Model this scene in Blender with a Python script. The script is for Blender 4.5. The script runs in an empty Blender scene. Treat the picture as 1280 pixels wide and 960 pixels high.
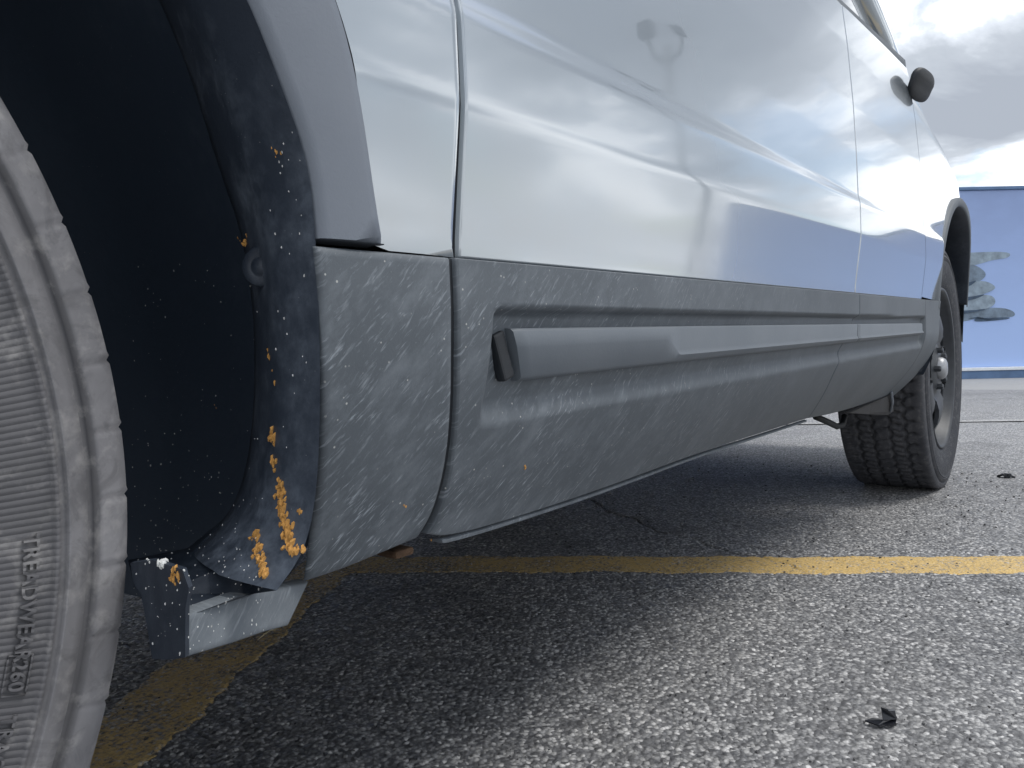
import bpy, bmesh, math, random
import numpy as np
from mathutils import Vector, Matrix
R = math.radians
rnd = random.Random(7)
scene = bpy.context.scene
col = scene.collection

# ------------------------------------------------------------------ camera, world, sun, exposure
# World axes: +x is the way the SUV points, +y goes in under the SUV, z up, origin on the ground below the rear axle.
CAM = np.array([0.185, -0.347, 0.422]); YAW, PITCH, ROLL, FPX = 0.654, -0.034, -0.023, 951.9
_F = np.array([math.cos(YAW)*math.cos(PITCH), math.sin(YAW)*math.cos(PITCH), math.sin(PITCH)])
_Rt = np.array([math.sin(YAW), -math.cos(YAW), 0.0]); _U = np.cross(_Rt, _F)
_R2 = math.cos(ROLL)*_Rt + math.sin(ROLL)*_U; _U2 = -math.sin(ROLL)*_Rt + math.cos(ROLL)*_U
cd = bpy.data.cameras.new('camera'); cam = bpy.data.objects.new('camera', cd); col.objects.link(cam)
m = Matrix.Identity(4)
for i in range(3):
    m[i][0] = _R2[i]; m[i][1] = _U2[i]; m[i][2] = -_F[i]; m[i][3] = CAM[i]
cam.matrix_world = m
cd.sensor_fit = 'HORIZONTAL'; cd.sensor_width = 36; cd.lens = 36*FPX/1280
cd.clip_start = 0.02; cd.clip_end = 2000
cd.dof.use_dof = False
scene.camera = cam

SUN_EL, SUN_AZ = R(60), R(-52)          # sun stands ahead of the vehicle behind thin cloud
w = bpy.data.worlds.new('World'); scene.world = w; w.use_nodes = True
nt = w.node_tree; N = nt.nodes; Lk = nt.links
N.clear()
out = N.new('ShaderNodeOutputWorld'); bg = N.new('ShaderNodeBackground'); bg2 = N.new('ShaderNodeBackground')
mixw = N.new('ShaderNodeMixShader')
sky = N.new('ShaderNodeTexSky'); sky.sky_type = 'NISHITA'; sky.sun_disc = False
sky.sun_elevation = SUN_EL; sky.sun_rotation = R(90) - SUN_AZ
sky.air_density = 1.2; sky.dust_density = 1.5
bg.inputs['Strength'].default_value = 0.12
Lk.new(sky.outputs[0], bg.inputs['Color'])
tc = N.new('ShaderNodeTexCoord'); sep = N.new('ShaderNodeSeparateXYZ'); Lk.new(tc.outputs['Generated'], sep.inputs[0])
# project the direction onto a cloud layer: (x,y)/(z+0.18)
def wmath(op, a, b=None, c=None):
    n = N.new('ShaderNodeMath'); n.operation = op
    for i, v in enumerate((a, b, c)):
        if v is None: continue
        if isinstance(v, (int, float)): n.inputs[i].default_value = v
        else: Lk.new(v, n.inputs[i])
    return n.outputs[0]
zz = wmath('ADD', wmath('MAXIMUM', sep.outputs[2], 0.0), 0.22)
cmb = N.new('ShaderNodeCombineXYZ'); Lk.new(wmath('DIVIDE', sep.outputs[0], zz), cmb.inputs[0]); Lk.new(wmath('DIVIDE', sep.outputs[1], zz), cmb.inputs[1])
def cloudnoise(scale, detail, rough, dist, loc=(0, 0, 0)):
    mp = N.new('ShaderNodeMapping'); mp.inputs['Location'].default_value = loc; Lk.new(cmb.outputs[0], mp.inputs[0])
    n = N.new('ShaderNodeTexNoise'); n.inputs['Scale'].default_value = scale; n.inputs['Detail'].default_value = detail
    n.inputs['Roughness'].default_value = rough; n.inputs['Distortion'].default_value = dist
    Lk.new(mp.outputs[0], n.inputs['Vector']); return n.outputs['Fac']
CS, CX, CY = 1.25, 9.1, 7.3
def wramp(fac, stops):
    r = N.new('ShaderNodeValToRGB'); Lk.new(fac, r.inputs[0]); e = r.color_ramp.elements
    while len(e) < len(stops): e.new(0.5)
    for el, (p, c) in zip(e, stops):
        el.position = p; el.color = (*c, 1) if len(c) == 3 else c
    return r.outputs[0]
cl = wramp(cloudnoise(CS, 8, 0.56, 0.35, (CX, CY, 0)), [(0.38, (0.29, 0.32, 0.37)), (0.455, (0.38, 0.415, 0.465)), (0.50, (0.56, 0.60, 0.66)), (0.54, (1.00, 1.03, 1.07)), (0.64, (1.38, 1.38, 1.38))])
# bright veil towards the horizon
mixc = N.new('ShaderNodeMixRGB'); mixc.inputs[2].default_value = (1.14, 1.16, 1.18, 1)
hz = N.new('ShaderNodeMapRange'); hz.inputs[1].default_value = 0.0; hz.inputs[2].default_value = 0.22; hz.inputs[3].default_value = 0.7; hz.inputs[4].default_value = 0.0
Lk.new(sep.outputs[2], hz.inputs[0]); Lk.new(hz.outputs[0], mixc.inputs[0]); Lk.new(cl, mixc.inputs[1])
Lk.new(mixc.outputs[0], bg2.inputs['Color']); bg2.inputs['Strength'].default_value = 1.12
cov = wramp(cloudnoise(1.6, 6, 0.55, 0.2, (4.1, 2.2, 0)), [(0.36, (0.25, 0.25, 0.25)), (0.44, (1, 1, 1))])
Lk.new(cov, mixw.inputs[0]); Lk.new(bg.outputs[0], mixw.inputs[1]); Lk.new(bg2.outputs[0], mixw.inputs[2]); Lk.new(mixw.outputs[0], out.inputs[0])

sl = bpy.data.lights.new('sun', 'SUN'); sl.energy = 1.45; sl.angle = R(22); sl.color = (1.0, 0.96, 0.9)
so = bpy.data.objects.new('sun', sl); col.objects.link(so)
sd = Vector((math.cos(SUN_EL)*math.cos(SUN_AZ), math.cos(SUN_EL)*math.sin(SUN_AZ), math.sin(SUN_EL)))
so.rotation_euler = sd.to_track_quat('Z', 'Y').to_euler()
scene.view_settings.view_transform = 'Standard'; scene.view_settings.look = 'None'
scene.view_settings.exposure = 0.5; scene.view_settings.gamma = 1.0; scene.view_settings.use_curve_mapping = False

# ------------------------------------------------------------------ materials
class NB:
    """tiny node builder"""
    def __init__(s, name):
        s.m = bpy.data.materials.new(name); s.m.use_nodes = True; s.t = s.m.node_tree; s.N = s.t.nodes; s.L = s.t.links
        s.b = s.N['Principled BSDF']; s.co = s.N.new('ShaderNodeTexCoord').outputs['Object']
    def put(s, sock, v):
        if isinstance(v, bpy.types.NodeSocket): s.L.new(v, sock)
        elif isinstance(v, (tuple, list)): sock.default_value = (*v, 1) if (len(v) == 3 and sock.type == 'RGBA') else v
        else: sock.default_value = v
    def set(s, **k):
        for a, v in k.items(): s.put(s.b.inputs[a.replace('_', ' ')], v)
    def vmap(s, scale=(1, 1, 1), rot=(0, 0, 0), loc=(0, 0, 0), co=None):
        n = s.N.new('ShaderNodeMapping'); n.inputs['Scale'].default_value = scale; n.inputs['Rotation'].default_value = rot; n.inputs['Location'].default_value = loc
        s.L.new(co or s.co, n.inputs[0]); return n.outputs[0]
    def noise(s, scale, detail=4, rough=0.55, co=None, dist=0, outn='Fac'):
        n = s.N.new('ShaderNodeTexNoise'); n.inputs['Scale'].default_value = scale; n.inputs['Detail'].default_value = detail
        n.inputs['Roughness'].default_value = rough; n.inputs['Distortion'].default_value = dist
        s.L.new(co or s.co, n.inputs['Vector']); return n.outputs[outn]
    def voro(s, scale, outn='Distance', feature='F1', co=None, rand=1):
        n = s.N.new('ShaderNodeTexVoronoi'); n.feature = feature; n.inputs['Scale'].default_value = scale; n.inputs['Randomness'].default_value = rand
        s.L.new(co or s.co, n.inputs['Vector']); return n.outputs[outn]
    def ramp(s, fac, *stops):
        r = s.N.new('ShaderNodeValToRGB'); s.L.new(fac, r.inputs[0]); e = r.color_ramp.elements
        while len(e) < len(stops): e.new(0.5)
        for el, (p, c) in zip(e, stops):
            if isinstance(c, (int, float)): c = (c, c, c)
            el.position = p; el.color = (*c, 1)
        return r.outputs[0]
    def mix(s, fac, a, b, mode='MIX'):
        n = s.N.new('ShaderNodeMixRGB'); n.blend_type = mode; s.put(n.inputs[0], fac); s.put(n.inputs[1], a); s.put(n.inputs[2], b); return n.outputs[0]
    def math(s, op, a, b=0.0, c=0.0, clamp=False):
        n = s.N.new('ShaderNodeMath'); n.operation = op; n.use_clamp = clamp
        for i, v in enumerate((a, b, c)): s.put(n.inputs[i], v)
        return n.outputs[0]
    def xyz(s, co=None):
        n = s.N.new('ShaderNodeSeparateXYZ'); s.L.new(co or s.co, n.inputs[0]); return n.outputs
    def bump(s, h, strength=0.5, dist=0.001, prev=None):
        n = s.N.new('ShaderNodeBump'); n.inputs['Strength'].default_value = strength; n.inputs['Distance'].default_value = dist
        s.L.new(h, n.inputs['Height'])
        if prev is not None: s.L.new(prev, n.inputs['Normal'])
        s.L.new(n.outputs[0], s.b.inputs['Normal']); return n.outputs[0]

def mat_paint():
    b = NB('silver_paint')
    dust = b.noise(9, 6, 0.65); speck = b.voro(260)
    z = b.xyz()[2]
    low = b.math('MULTIPLY', b.ramp(z, (0.0, 1), (0.485, 1), (0.60, 0.25), (1.0, 0.05)), b.ramp(dust, (0.35, 0.2), (0.7, 1)))
    c = b.mix(b.math('MULTIPLY', low, 0.45), (0.34, 0.385, 0.425), (0.36, 0.363, 0.36))
    sp = b.math('MULTIPLY', b.ramp(speck, (0.05, 1), (0.09, 0)), b.ramp(b.noise(30, 2), (0.55, 0), (0.6, 1)))
    c = b.mix(b.math('MULTIPLY', sp, 0.35), c, (0.30, 0.28, 0.25))
    streak = b.noise(14, 5, 0.6, b.vmap((1, 1, 0.12)))
    b.set(Base_Color=c, Metallic=0.45, Roughness=0.17, Coat_Weight=1.0, Coat_IOR=1.75)
    b.set(Coat_Roughness=b.math('ADD', b.math('MULTIPLY', low, 0.16), b.math('MULTIPLY', b.ramp(streak, (0.4, 0), (0.75, 1)), 0.05)))
    return b.m
def dusty(name, base, dustc, amount=1.0, streaks=True, rough=0.6, scratch=1.0, centre=(0.40, 0.33)):
    b = NB(name)
    x, y, z = b.xyz(); flat = b.vmap((1, 0, 1))
    d1 = b.noise(7, 7, 0.62)
    fine = b.noise(420, 3, 0.7)
    c = b.mix(b.math('MULTIPLY', b.ramp(d1, (0.3, 0.05), (0.75, 0.75)), amount*0.55), base, dustc)
    if streaks:
        # splash streaks thrown up and forward from the rear wheel, densest low down and near it
        dx = b.math('SUBTRACT', x, centre[0]); dz = b.math('SUBTRACT', z, centre[1])
        dist = b.math('SQRT', b.math('ADD', b.math('MULTIPLY', b.math('MULTIPLY', dx, dx), 0.35), b.math('MULTIPLY', b.math('MULTIPLY', dz, dz), 2.2)))
        near = b.ramp(dist, (0.02, 1.0), (0.14, 0.8), (0.34, 0.42), (0.6, 0.14), (1.0, 0.04))
        tot = None
        for rot, sc, lo, hi, off in ((R(48), (46, 1, 300), 0.57, 0.74, 0), (R(40), (85, 1, 480), 0.58, 0.74, 3), (R(55), (30, 1, 190), 0.63, 0.76, 7)):
            st = b.noise(1.0, 3, 0.6, b.vmap(sc, (0, 0, 0), (off, 0, off), co=b.vmap((1, 1, 1), (0, rot, 0), co=flat)))
            st = b.ramp(st, (lo, 0), (hi, 1)); tot = st if tot is None else b.mix(1.0, tot, st, 'LIGHTEN')
        smear = b.ramp(b.noise(22, 5, 0.7, b.vmap((1, 1, 2.2), co=b.vmap((1, 1, 1), (0, R(45), 0)))), (0.48, 0), (0.70, 1))
        tot = b.math('MULTIPLY', tot, b.ramp(b.noise(17, 4, 0.6, flat), (0.38, 0.12), (0.62, 1)))
        tot = b.mix(1.0, tot, b.math('MULTIPLY', smear, 0.2), 'LIGHTEN')
        k = b.math('MULTIPLY', b.math('MULTIPLY', tot, near), scratch, clamp=True)
        c = b.mix(k, c, (min(1, dustc[0]*1.9), min(1, dustc[1]*1.9), min(1, dustc[2]*1.9)))
        sp = b.math('MULTIPLY', b.ramp(b.voro(190), (0.10, 1), (0.16, 0)), b.math('MULTIPLY', b.ramp(b.noise(60, 2), (0.56, 0), (0.62, 1)), near))
        c = b.mix(sp, c, (0.5, 0.5, 0.48))
    b.set(Base_Color=c, Roughness=rough)
    b.bump(fine, 0.25, 0.0006)
    return b.m
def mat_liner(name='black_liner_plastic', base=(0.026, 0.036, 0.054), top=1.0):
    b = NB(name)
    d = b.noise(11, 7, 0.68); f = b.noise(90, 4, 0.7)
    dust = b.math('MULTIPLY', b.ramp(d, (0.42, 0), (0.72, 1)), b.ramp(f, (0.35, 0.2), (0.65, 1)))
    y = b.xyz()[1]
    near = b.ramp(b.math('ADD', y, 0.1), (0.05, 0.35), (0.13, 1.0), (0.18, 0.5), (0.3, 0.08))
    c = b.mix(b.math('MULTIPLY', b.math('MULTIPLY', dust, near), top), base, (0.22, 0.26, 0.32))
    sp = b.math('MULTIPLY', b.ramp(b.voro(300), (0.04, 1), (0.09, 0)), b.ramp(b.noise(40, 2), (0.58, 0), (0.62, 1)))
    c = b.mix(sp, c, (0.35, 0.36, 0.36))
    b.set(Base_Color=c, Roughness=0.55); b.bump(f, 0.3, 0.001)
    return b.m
def mat_tyre(name, base, dustc, amt):
    b = NB(name)
    x, y, z = b.xyz()     # object space: wheel axis along y, hub at origin
    rad = b.math('SQRT', b.math('ADD', b.math('MULTIPLY', x, x), b.math('MULTIPLY', z, z)))
    d1 = b.noise(16, 7, 0.65); d2 = b.noise(70, 4, 0.65)
    shoulder = b.ramp(rad, (0.28, 0.12), (0.326, 0.22), (0.3315, 0.75), (0.339, 0.95), (0.3405, 0.05), (0.3450, 0.10), (0.347, 0.85))
    k = b.math('MULTIPLY', b.math('MULTIPLY', b.ramp(d1, (0.25, 0.30), (0.7, 1.0)), shoulder), amt)
    c = b.mix(k, base, dustc)
    c = b.mix(b.math('MULTIPLY', b.ramp(d2, (0.52, 0), (0.72, 1)), 0.35*amt), c, (0.42, 0.41, 0.40))
    c = b.mix(b.math('MULTIPLY', b.ramp(b.noise(38, 6, 0.7, dist=1.2), (0.50, 0), (0.62, 1)), 0.45*amt), c, (0.07, 0.07, 0.075))
    b.set(Base_Color=c, Roughness=0.75)
    ang = b.math('ARCTAN2', z, x)
    ribs = b.math('ABSOLUTE', b.math('SINE', b.math('MULTIPLY', ang, 340.0)))
    zone = b.ramp(rad, (0.20, 0), (0.22, 1), (0.3245, 1), (0.3255, 0))
    p = b.bump(b.math('MULTIPLY', ribs, zone), 0.38, 0.0012)
    b.bump(d2, 0.35, 0.0012, p)
    return b.m
def mat_simple(name, c, rough=0.5, metal=0.0, var=0.12, scale=20, bump=0.0, coat=0.0):
    b = NB(name)
    n = b.noise(scale, 5, 0.6)
    lo = tuple(v*(1-var) for v in c); hi = tuple(min(1, v*(1+var)) for v in c)
    b.set(Base_Color=b.mix(b.ramp(n, (0.3, 0), (0.7, 1)), lo, hi), Roughness=rough, Metallic=metal, Coat_Weight=coat)
    if bump: b.bump(n, bump, 0.002)
    return b.m
def asphalt_nodes(b, near=True):
    co = b.co
    cell = b.voro(188, 'Color', co=co); sc = b.N.new('ShaderNodeSeparateColor'); b.L.new(cell, sc.inputs[0])
    r1 = sc.outputs[0]; r2 = sc.outputs[1]
    big = b.noise(1.3, 5, 0.6); mid = b.noise(14, 5, 0.65); fine = b.noise(700, 3, 0.7)
    stone = b.ramp(r1, (0.0, (0.08, 0.083, 0.09)), (0.35, (0.19, 0.193, 0.202)), (0.62, (0.31, 0.312, 0.317)), (0.86, (0.50, 0.50, 0.50)), (1.0, (0.78, 0.775, 0.77)))
    dist = b.voro(188, 'Distance', co=co)
    edge = b.ramp(dist, (0.38, 0), (0.72, 1))
    c = b.mix(b.math('MULTIPLY', edge, 0.6), stone, (0.055, 0.058, 0.068))
    c = b.mix(b.ramp(fine, (0.5, 0), (0.75, 0.35)), c, (0.14, 0.14, 0.14))
    c = b.mix(b.ramp(mid, (0.45, 0), (0.85, 0.22)), c, (0.15, 0.14, 0.13))
    c = b.mix(b.ramp(big, (0.45, 0), (0.8, 0.3)), c, (0.16, 0.155, 0.15))
    c = b.mix(1.0, c, b.ramp(b.noise(2.6, 6, 0.62, dist=0.6), (0.30, 0.62), (0.48, 0.95), (0.75, 1.0)), 'MULTIPLY')
    return c, dist, fine, r2
def mat_asphalt(far=False):
    b = NB('far_asphalt' if far else 'asphalt')
    c, dist, fine, r2 = asphalt_nodes(b)
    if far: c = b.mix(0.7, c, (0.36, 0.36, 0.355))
    b.set(Base_Color=c, Roughness=b.ramp(r2, (0.0, 0.42), (1.0, 0.8)))
    b.b.inputs['Specular IOR Level'].default_value = 0.6
    h = b.math('SUBTRACT', 1.0, dist)
    p = b.bump(h, 0.9 if far else 0.55, 0.003)
    b.bump(fine, 0.5, 0.0012, p)
    return b.m
def mat_line():
    b = NB('worn_yellow_paint')
    c, dist, fine, r2 = asphalt_nodes(b)
    w1 = b.noise(9, 6, 0.7); w2 = b.noise(170, 3, 0.75)
    pn = b.xyz()
    # dirtier and more worn away towards the corner under the vehicle
    under = b.ramp(pn[1], (0.25, 0.0), (0.75, 1.0))
    wear = b.math('ADD', b.math('MULTIPLY', w1, 0.35), b.math('MULTIPLY', w2, 0.65))
    wear = b.math('ADD', wear, b.math('MULTIPLY', under, 0.06))
    yel = b.mix(b.ramp(b.noise(260, 3, 0.7), (0.35, 0), (0.7, 1)), (0.50, 0.33, 0.10), (0.74, 0.54, 0.24))
    yel = b.mix(b.math('MULTIPLY', under, 0.45), yel, (0.50, 0.38, 0.20))
    c2 = b.mix(b.ramp(wear, (0.50, 0), (0.62, 1)), yel, c)
    b.set(Base_Color=c2, Roughness=0.7)
    b.bump(b.math('SUBTRACT', 1.0, dist), 0.4, 0.002)
    return b.m
def mat_mural():
    b = NB('blue_mural_wall')
    z = b.xyz()[2]
    c = b.mix(b.ramp(b.math('DIVIDE', z, 2.6), (0.05, 0), (0.95, 1)), (0.38, 0.52, 0.84), (0.25, 0.33, 0.55))
    c = b.mix(b.ramp(b.noise(2.2, 5, 0.6, b.vmap((1, 1, 1.6))), (0.45, 0), (0.75, 0.18)), c, (0.40, 0.54, 0.88))
    c = b.mix(b.ramp(b.noise(60, 3, 0.7), (0.6, 0), (0.8, 0.12)), c, (0.08, 0.10, 0.2))
    b.set(Base_Color=c, Roughness=0.7)
    b.bump(b.noise(45, 5, 0.6), 0.25, 0.004)
    return b.m
def mat_glass():
    b = NB('window_glass')
    b.set(Base_Color=(0.03, 0.035, 0.04), Roughness=0.04, Coat_Weight=0.6)
    b.b.inputs['Specular IOR Level'].default_value = 0.7
    return b.m

MP = mat_paint()
MC = dusty('grey_cladding_plastic', (0.064, 0.077, 0.092), (0.18, 0.20, 0.222), 0.8, True, 0.62, 1.3)
MCF = dusty('grey_trim_plastic', (0.095, 0.112, 0.133), (0.19, 0.208, 0.228), 0.8, False, 0.6)
MFL = dusty('grey_flare_plastic', (0.125, 0.145, 0.178), (0.23, 0.25, 0.285), 0.8, False, 0.5)
ML = mat_liner(); MLD = mat_liner('lifted_liner_plastic', (0.045, 0.064, 0.096), 0.6); MFP = mat_liner('mud_flap_rubber', (0.012, 0.019, 0.032), 0.25)  # rear liner: same plastic, colour lifted to offset the deep shade there
MTR = mat_tyre('dusty_tyre_rubber', (0.062, 0.062, 0.069), (0.235, 0.234, 0.248), 1.0)
MTF = mat_tyre('dark_tyre_rubber', (0.013, 0.016, 0.024), (0.15, 0.15, 0.16), 0.4)
MRIM = mat_simple('dark_steel_wheel', (0.035, 0.040, 0.048), 0.5, 0.1, 0.2, 40)
MCAP = mat_simple('chrome_hub_cap', (0.33, 0.34, 0.36), 0.45, 0.6, 0.08)
MBLK = mat_simple('black_rubber', (0.010, 0.013, 0.018), 0.6, 0, 0.2, 50, 0.3)
MUND = mat_simple('underbody_black', (0.045, 0.046, 0.05), 0.8, 0, 0.3, 12)
MASP = mat_asphalt(); MFAR = mat_asphalt(True); MLN = mat_line()
MWALL = mat_mural(); MGL = mat_glass()
MMUD = mat_simple('orange_clay_mud', (0.50, 0.26, 0.07), 0.9, 0, 0.35, 220, 0.6)
MGRIT = mat_simple('white_grit', (0.62, 0.63, 0.62), 0.8, 0, 0.15, 120)
MRUST = mat_simple('rusty_steel', (0.07, 0.040, 0.022), 0.85, 0.2, 0.45, 160, 0.6)
MLEDGE = mat_simple('white_painted_ledge', (0.72, 0.75, 0.78), 0.6, 0, 0.08)
MBASE = mat_simple('dark_blue_base', (0.10, 0.17, 0.30), 0.7, 0, 0.15, 6)
MSTEEL = mat_simple('galvanised_steel', (0.22, 0.23, 0.24), 0.5, 0.5, 0.1)
MCONC = mat_simple('concrete', (0.34, 0.33, 0.31), 0.85, 0, 0.15, 12, 0.4)

# ------------------------------------------------------------------ helpers
def props(o, label=None, cat=None, group=None, kind=None):
    if label: o['label'] = label
    if cat: o['category'] = cat
    if group: o['group'] = group
    if kind: o['kind'] = kind
    return o
def empty(name, loc=(0, 0, 0), parent=None):
    o = bpy.data.objects.new(name, None); col.objects.link(o); o.location = loc; o.empty_display_size = 0.1
    if parent: o.parent = parent
    return o
def mesh(name, V, F, mat, parent=None, smooth=True, kind=None, loc=None):
    me = bpy.data.meshes.new(name); me.from_pydata([tuple(map(float, v)) for v in V], [], [tuple(int(i) for i in f) for f in F]); me.update()
    bm = bmesh.new(); bm.from_mesh(me); bmesh.ops.recalc_face_normals(bm, faces=bm.faces); bm.to_mesh(me); bm.free()
    if smooth: me.polygons.foreach_set('use_smooth', [True]*len(me.polygons))
    me.materials.append(mat)
    o = bpy.data.objects.new(name, me); col.objects.link(o)
    if parent: o.parent = parent
    if loc is not None: o.location = loc
    if kind: o['kind'] = kind
    return o
def autosmooth(o, deg=35):
    me = o.data; bm = bmesh.new(); bm.from_mesh(me)
    for e in bm.edges:
        if len(e.link_faces) == 2 and e.calc_face_angle(0) > R(deg): e.smooth = False
    bm.to_mesh(me); bm.free(); return o
def box_vf(c, s, rot=None):
    V = [Vector((c[0]+s[0]*i/2, c[1]+s[1]*j/2, c[2]+s[2]*k/2)) for i in (-1, 1) for j in (-1, 1) for k in (-1, 1)]
    if rot is not None: cc = Vector(c); V = [cc + rot @ (v-cc) for v in V]
    F = [(0, 1, 3, 2), (4, 6, 7, 5), (0, 4, 5, 1), (2, 3, 7, 6), (0, 2, 6, 4), (1, 5, 7, 3)]
    return V, F
def join(parts):
    V, F = [], []
    for v, f in parts:
        n = len(V); V += list(v); F += [tuple(i+n for i in ff) for ff in f]
    return V, F
def bevel(o, wd=0.003, seg=2):
    bm = bmesh.new(); bm.from_mesh(o.data)
    bmesh.ops.bevel(bm, geom=bm.edges[:], offset=wd, segments=seg, affect='EDGES', profile=0.6)
    bm.to_mesh(o.data); bm.free(); return autosmooth(o, 40)
def tube_vf(P, r, n=10, caps=True):
    P = [Vector(p) for p in P]; V, F = [], []
    rs = r if isinstance(r, (list, tuple)) else [r]*len(P)
    for i, p in enumerate(P):
        t = (P[min(i+1, len(P)-1)] - P[max(i-1, 0)]).normalized()
        a = t.cross(Vector((0, 0, 1)) if abs(t.z) < 0.9 else Vector((1, 0, 0))).normalized(); b2 = t.cross(a)
        for k in range(n):
            th = 2*math.pi*k/n; V.append(p + a*math.cos(th)*rs[i] + b2*math.sin(th)*rs[i])
    for i in range(len(P)-1):
        for k in range(n): F.append((i*n+k, i*n+(k+1) % n, (i+1)*n+(k+1) % n, (i+1)*n+k))
    if caps: F.append(tuple(range(n))); F.append(tuple(range((len(P)-1)*n, len(P)*n)))
    return V, F
def lathe_vf(prof, n=96, closed=False):
    """profile of (r, y) turned about the y axis"""
    V, F = [], []; k = len(prof)
    for i in range(n):
        th = 2*math.pi*i/n
        for r, y in prof: V.append((r*math.cos(th), y, r*math.sin(th)))
    for i in range(n):
        j = (i+1) % n
        for a in range(k if closed else k-1):
            c = (a+1) % k; F.append((i*k+a, i*k+c, j*k+c, j*k+a))
    return V, F
def surf_from(profile, sigma):
    """smooth 1-D table through straight segments, corners rounded over sigma"""
    z = np.linspace(0.1, 2.0, 3801); p = np.array(profile, float)
    o = np.interp(z, p[:, 0], p[:, 1]); dz = z[1]-z[0]; k = int(4*sigma/dz); g = np.exp(-0.5*(np.arange(-k, k+1)*dz/sigma)**2); g /= g.sum()
    o = np.convolve(np.pad(o, k, 'edge'), g, 'valid'); return z, o
ZM, OM = surf_from([(0.45, .028), (0.488, .028), (0.50, .0287), (0.581, .0375), (0.637, .0362), (0.647, .0330), (0.72, .0302), (0.80, .0255), (0.90, .0165), (1.0, .004), (1.15, -.028)], 0.0035)
ZC, OC = surf_from([(0.2, .036), (0.484, .036), (1.0, .036)], 0.004)
def sstep(a, b, x):
    t = np.clip((x-a)/(b-a), 0, 1); return t*t*(3-2*t)
def zb(x, z): return z - 0.031*(x-0.553)
def front_taper(x):            # the nose draws in ahead of the front wheel
    return 0.25*np.clip((x-2.88)/0.9, 0, None)**2
def o_metal(x, z):
    x = np.asarray(x, float); z = np.asarray(z, float)
    o = np.interp(zb(x, z), ZM, OM)
    # swage fades out on the fender and on the quarter panel
    return o - front_taper(x) 
def tuck(x, z):
    A = 0.05 + 0.031*np.clip(x-0.55, -0.2, 2.0)
    t = np.clip((0.46-z)/0.16, 0, 1.4)**1.7
    return A*t
STRIP = [None]
def o_clad(x, z):
    x = np.asarray(x, float); z = np.asarray(z, float)
    o = 0.036 - tuck(x, z) - front_taper(x)
    # shallow recess that the side moulding sits in
    zc = 0.4245 + 0.028*(x-0.60); hw = 0.026 - 0.003*(x-0.6)
    din = np.minimum(sstep(0.572, 0.584, x), 1-sstep(2.150, 2.165, x)) * (1-sstep(hw, hw+0.007, z-zc)) * (1-sstep(hw+0.004, hw+0.024, zc-z))
    return o - 0.010*din
def meas(px, ofun):
    """where the sight lines measured on the photograph meet the body surface, as (x, z)"""
    out_ = []
    for u, v in px:
        d = _F + ((u-640)/FPX)*_R2 - ((v-480)/FPX)*_U2; y = -0.03
        for _ in range(25):
            t = (y-CAM[1])/d[1]; x, z = CAM[0]+t*d[0], CAM[2]+t*d[2]; y = 0.5*y + 0.5*(-float(ofun(x, z)))
        out_.append((x, z))
    return out_
def at(u, v, y=None, z=None, x=None):
    d = _F + ((u-640)/FPX)*_R2 - ((v-480)/FPX)*_U2
    t = (y-CAM[1])/d[1] if y is not None else ((z-CAM[2])/d[2] if z is not None else (x-CAM[0])/d[0])
    return CAM + t*d
def resample(P, n, eps=0.002, samples=None):
    P = np.array(P, float); s = np.concatenate([[0], np.cumsum(np.hypot(*np.diff(P, axis=0).T))]); L = s[-1]
    # Catmull-like smoothing through dense cubic interpolation is not needed: use linear by length
    t = samples if samples is not None else np.linspace(0, 1, n)
    return np.stack([np.interp(t*L, s, P[:, i]) for i in range(2)], -1)
def smoothline(P, it=3):
    P = np.array(P, float)
    for _ in range(it):      # Chaikin
        Q = [P[0]]
        for a, b in zip(P[:-1], P[1:]): Q += [a*0.75+b*0.25, a*0.25+b*0.75]
        Q.append(P[-1]); P = np.array(Q)
    return P
def par(n, L, eps=0.0015):
    e = min(0.1, eps/L); return np.concatenate([[0, e], np.linspace(e, 1-e, n)[1:-1], [1-e, 1]])
def coons(Lc, Rc, Bc, Tc, step=0.006):
    Lc, Rc, Bc, Tc = [np.array(a, float) for a in (Lc, Rc, Bc, Tc)]
    ln = lambda a: np.hypot(*np.diff(a, axis=0).T).sum()
    nu = max(4, int(max(ln(Bc), ln(Tc))/step)); nv = max(4, int(max(ln(Lc), ln(Rc))/step))
    u = par(nu, max(ln(Bc), ln(Tc))); v = par(nv, max(ln(Lc), ln(Rc)))
    B = resample(Bc, 0, samples=u); T = resample(Tc, 0, samples=u); L = resample(Lc, 0, samples=v); Rr = resample(Rc, 0, samples=v)
    U, Vv = np.meshgrid(u, v)
    U = U[..., None]; Vv = Vv[..., None]
    S = (1-Vv)*B[None] + Vv*T[None] + (1-U)*L[:, None] + U*Rr[:, None] - ((1-U)*(1-Vv)*B[0] + U*(1-Vv)*B[-1] + (1-U)*Vv*T[0] + U*Vv*T[-1])
    return S                   # [nv, nu, 2]
def panel_vf(S, ofun, thick=0.014, roll=0.0014, lift=0.0):
    nv, nu, _ = S.shape; X, Z = S[..., 0], S[..., 1]; Y = -(ofun(X, Z) + lift)
    b = np.zeros((nv, nu), bool); b[0] = b[-1] = True; b[:, 0] = b[:, -1] = True
    Y = Y + b*roll
    V = np.stack([X, Y, Z], -1).reshape(-1, 3).tolist(); F = []
    for j in range(nv-1):
        for i in range(nu-1): F.append((j*nu+i, j*nu+i+1, (j+1)*nu+i+1, (j+1)*nu+i))
    ring = [i for i in range(nu)] + [j*nu+nu-1 for j in range(1, nv)] + [(nv-1)*nu+i for i in range(nu-2, -1, -1)] + [j*nu for j in range(nv-2, 0, -1)]
    n0 = len(V)
    for r in ring: v = V[r]; V.append([v[0], v[1]+thick, v[2]])
    k = len(ring)
    for a in range(k): F.append((ring[a], ring[(a+1) % k], n0+(a+1) % k, n0+a))
    return V, F
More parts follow.
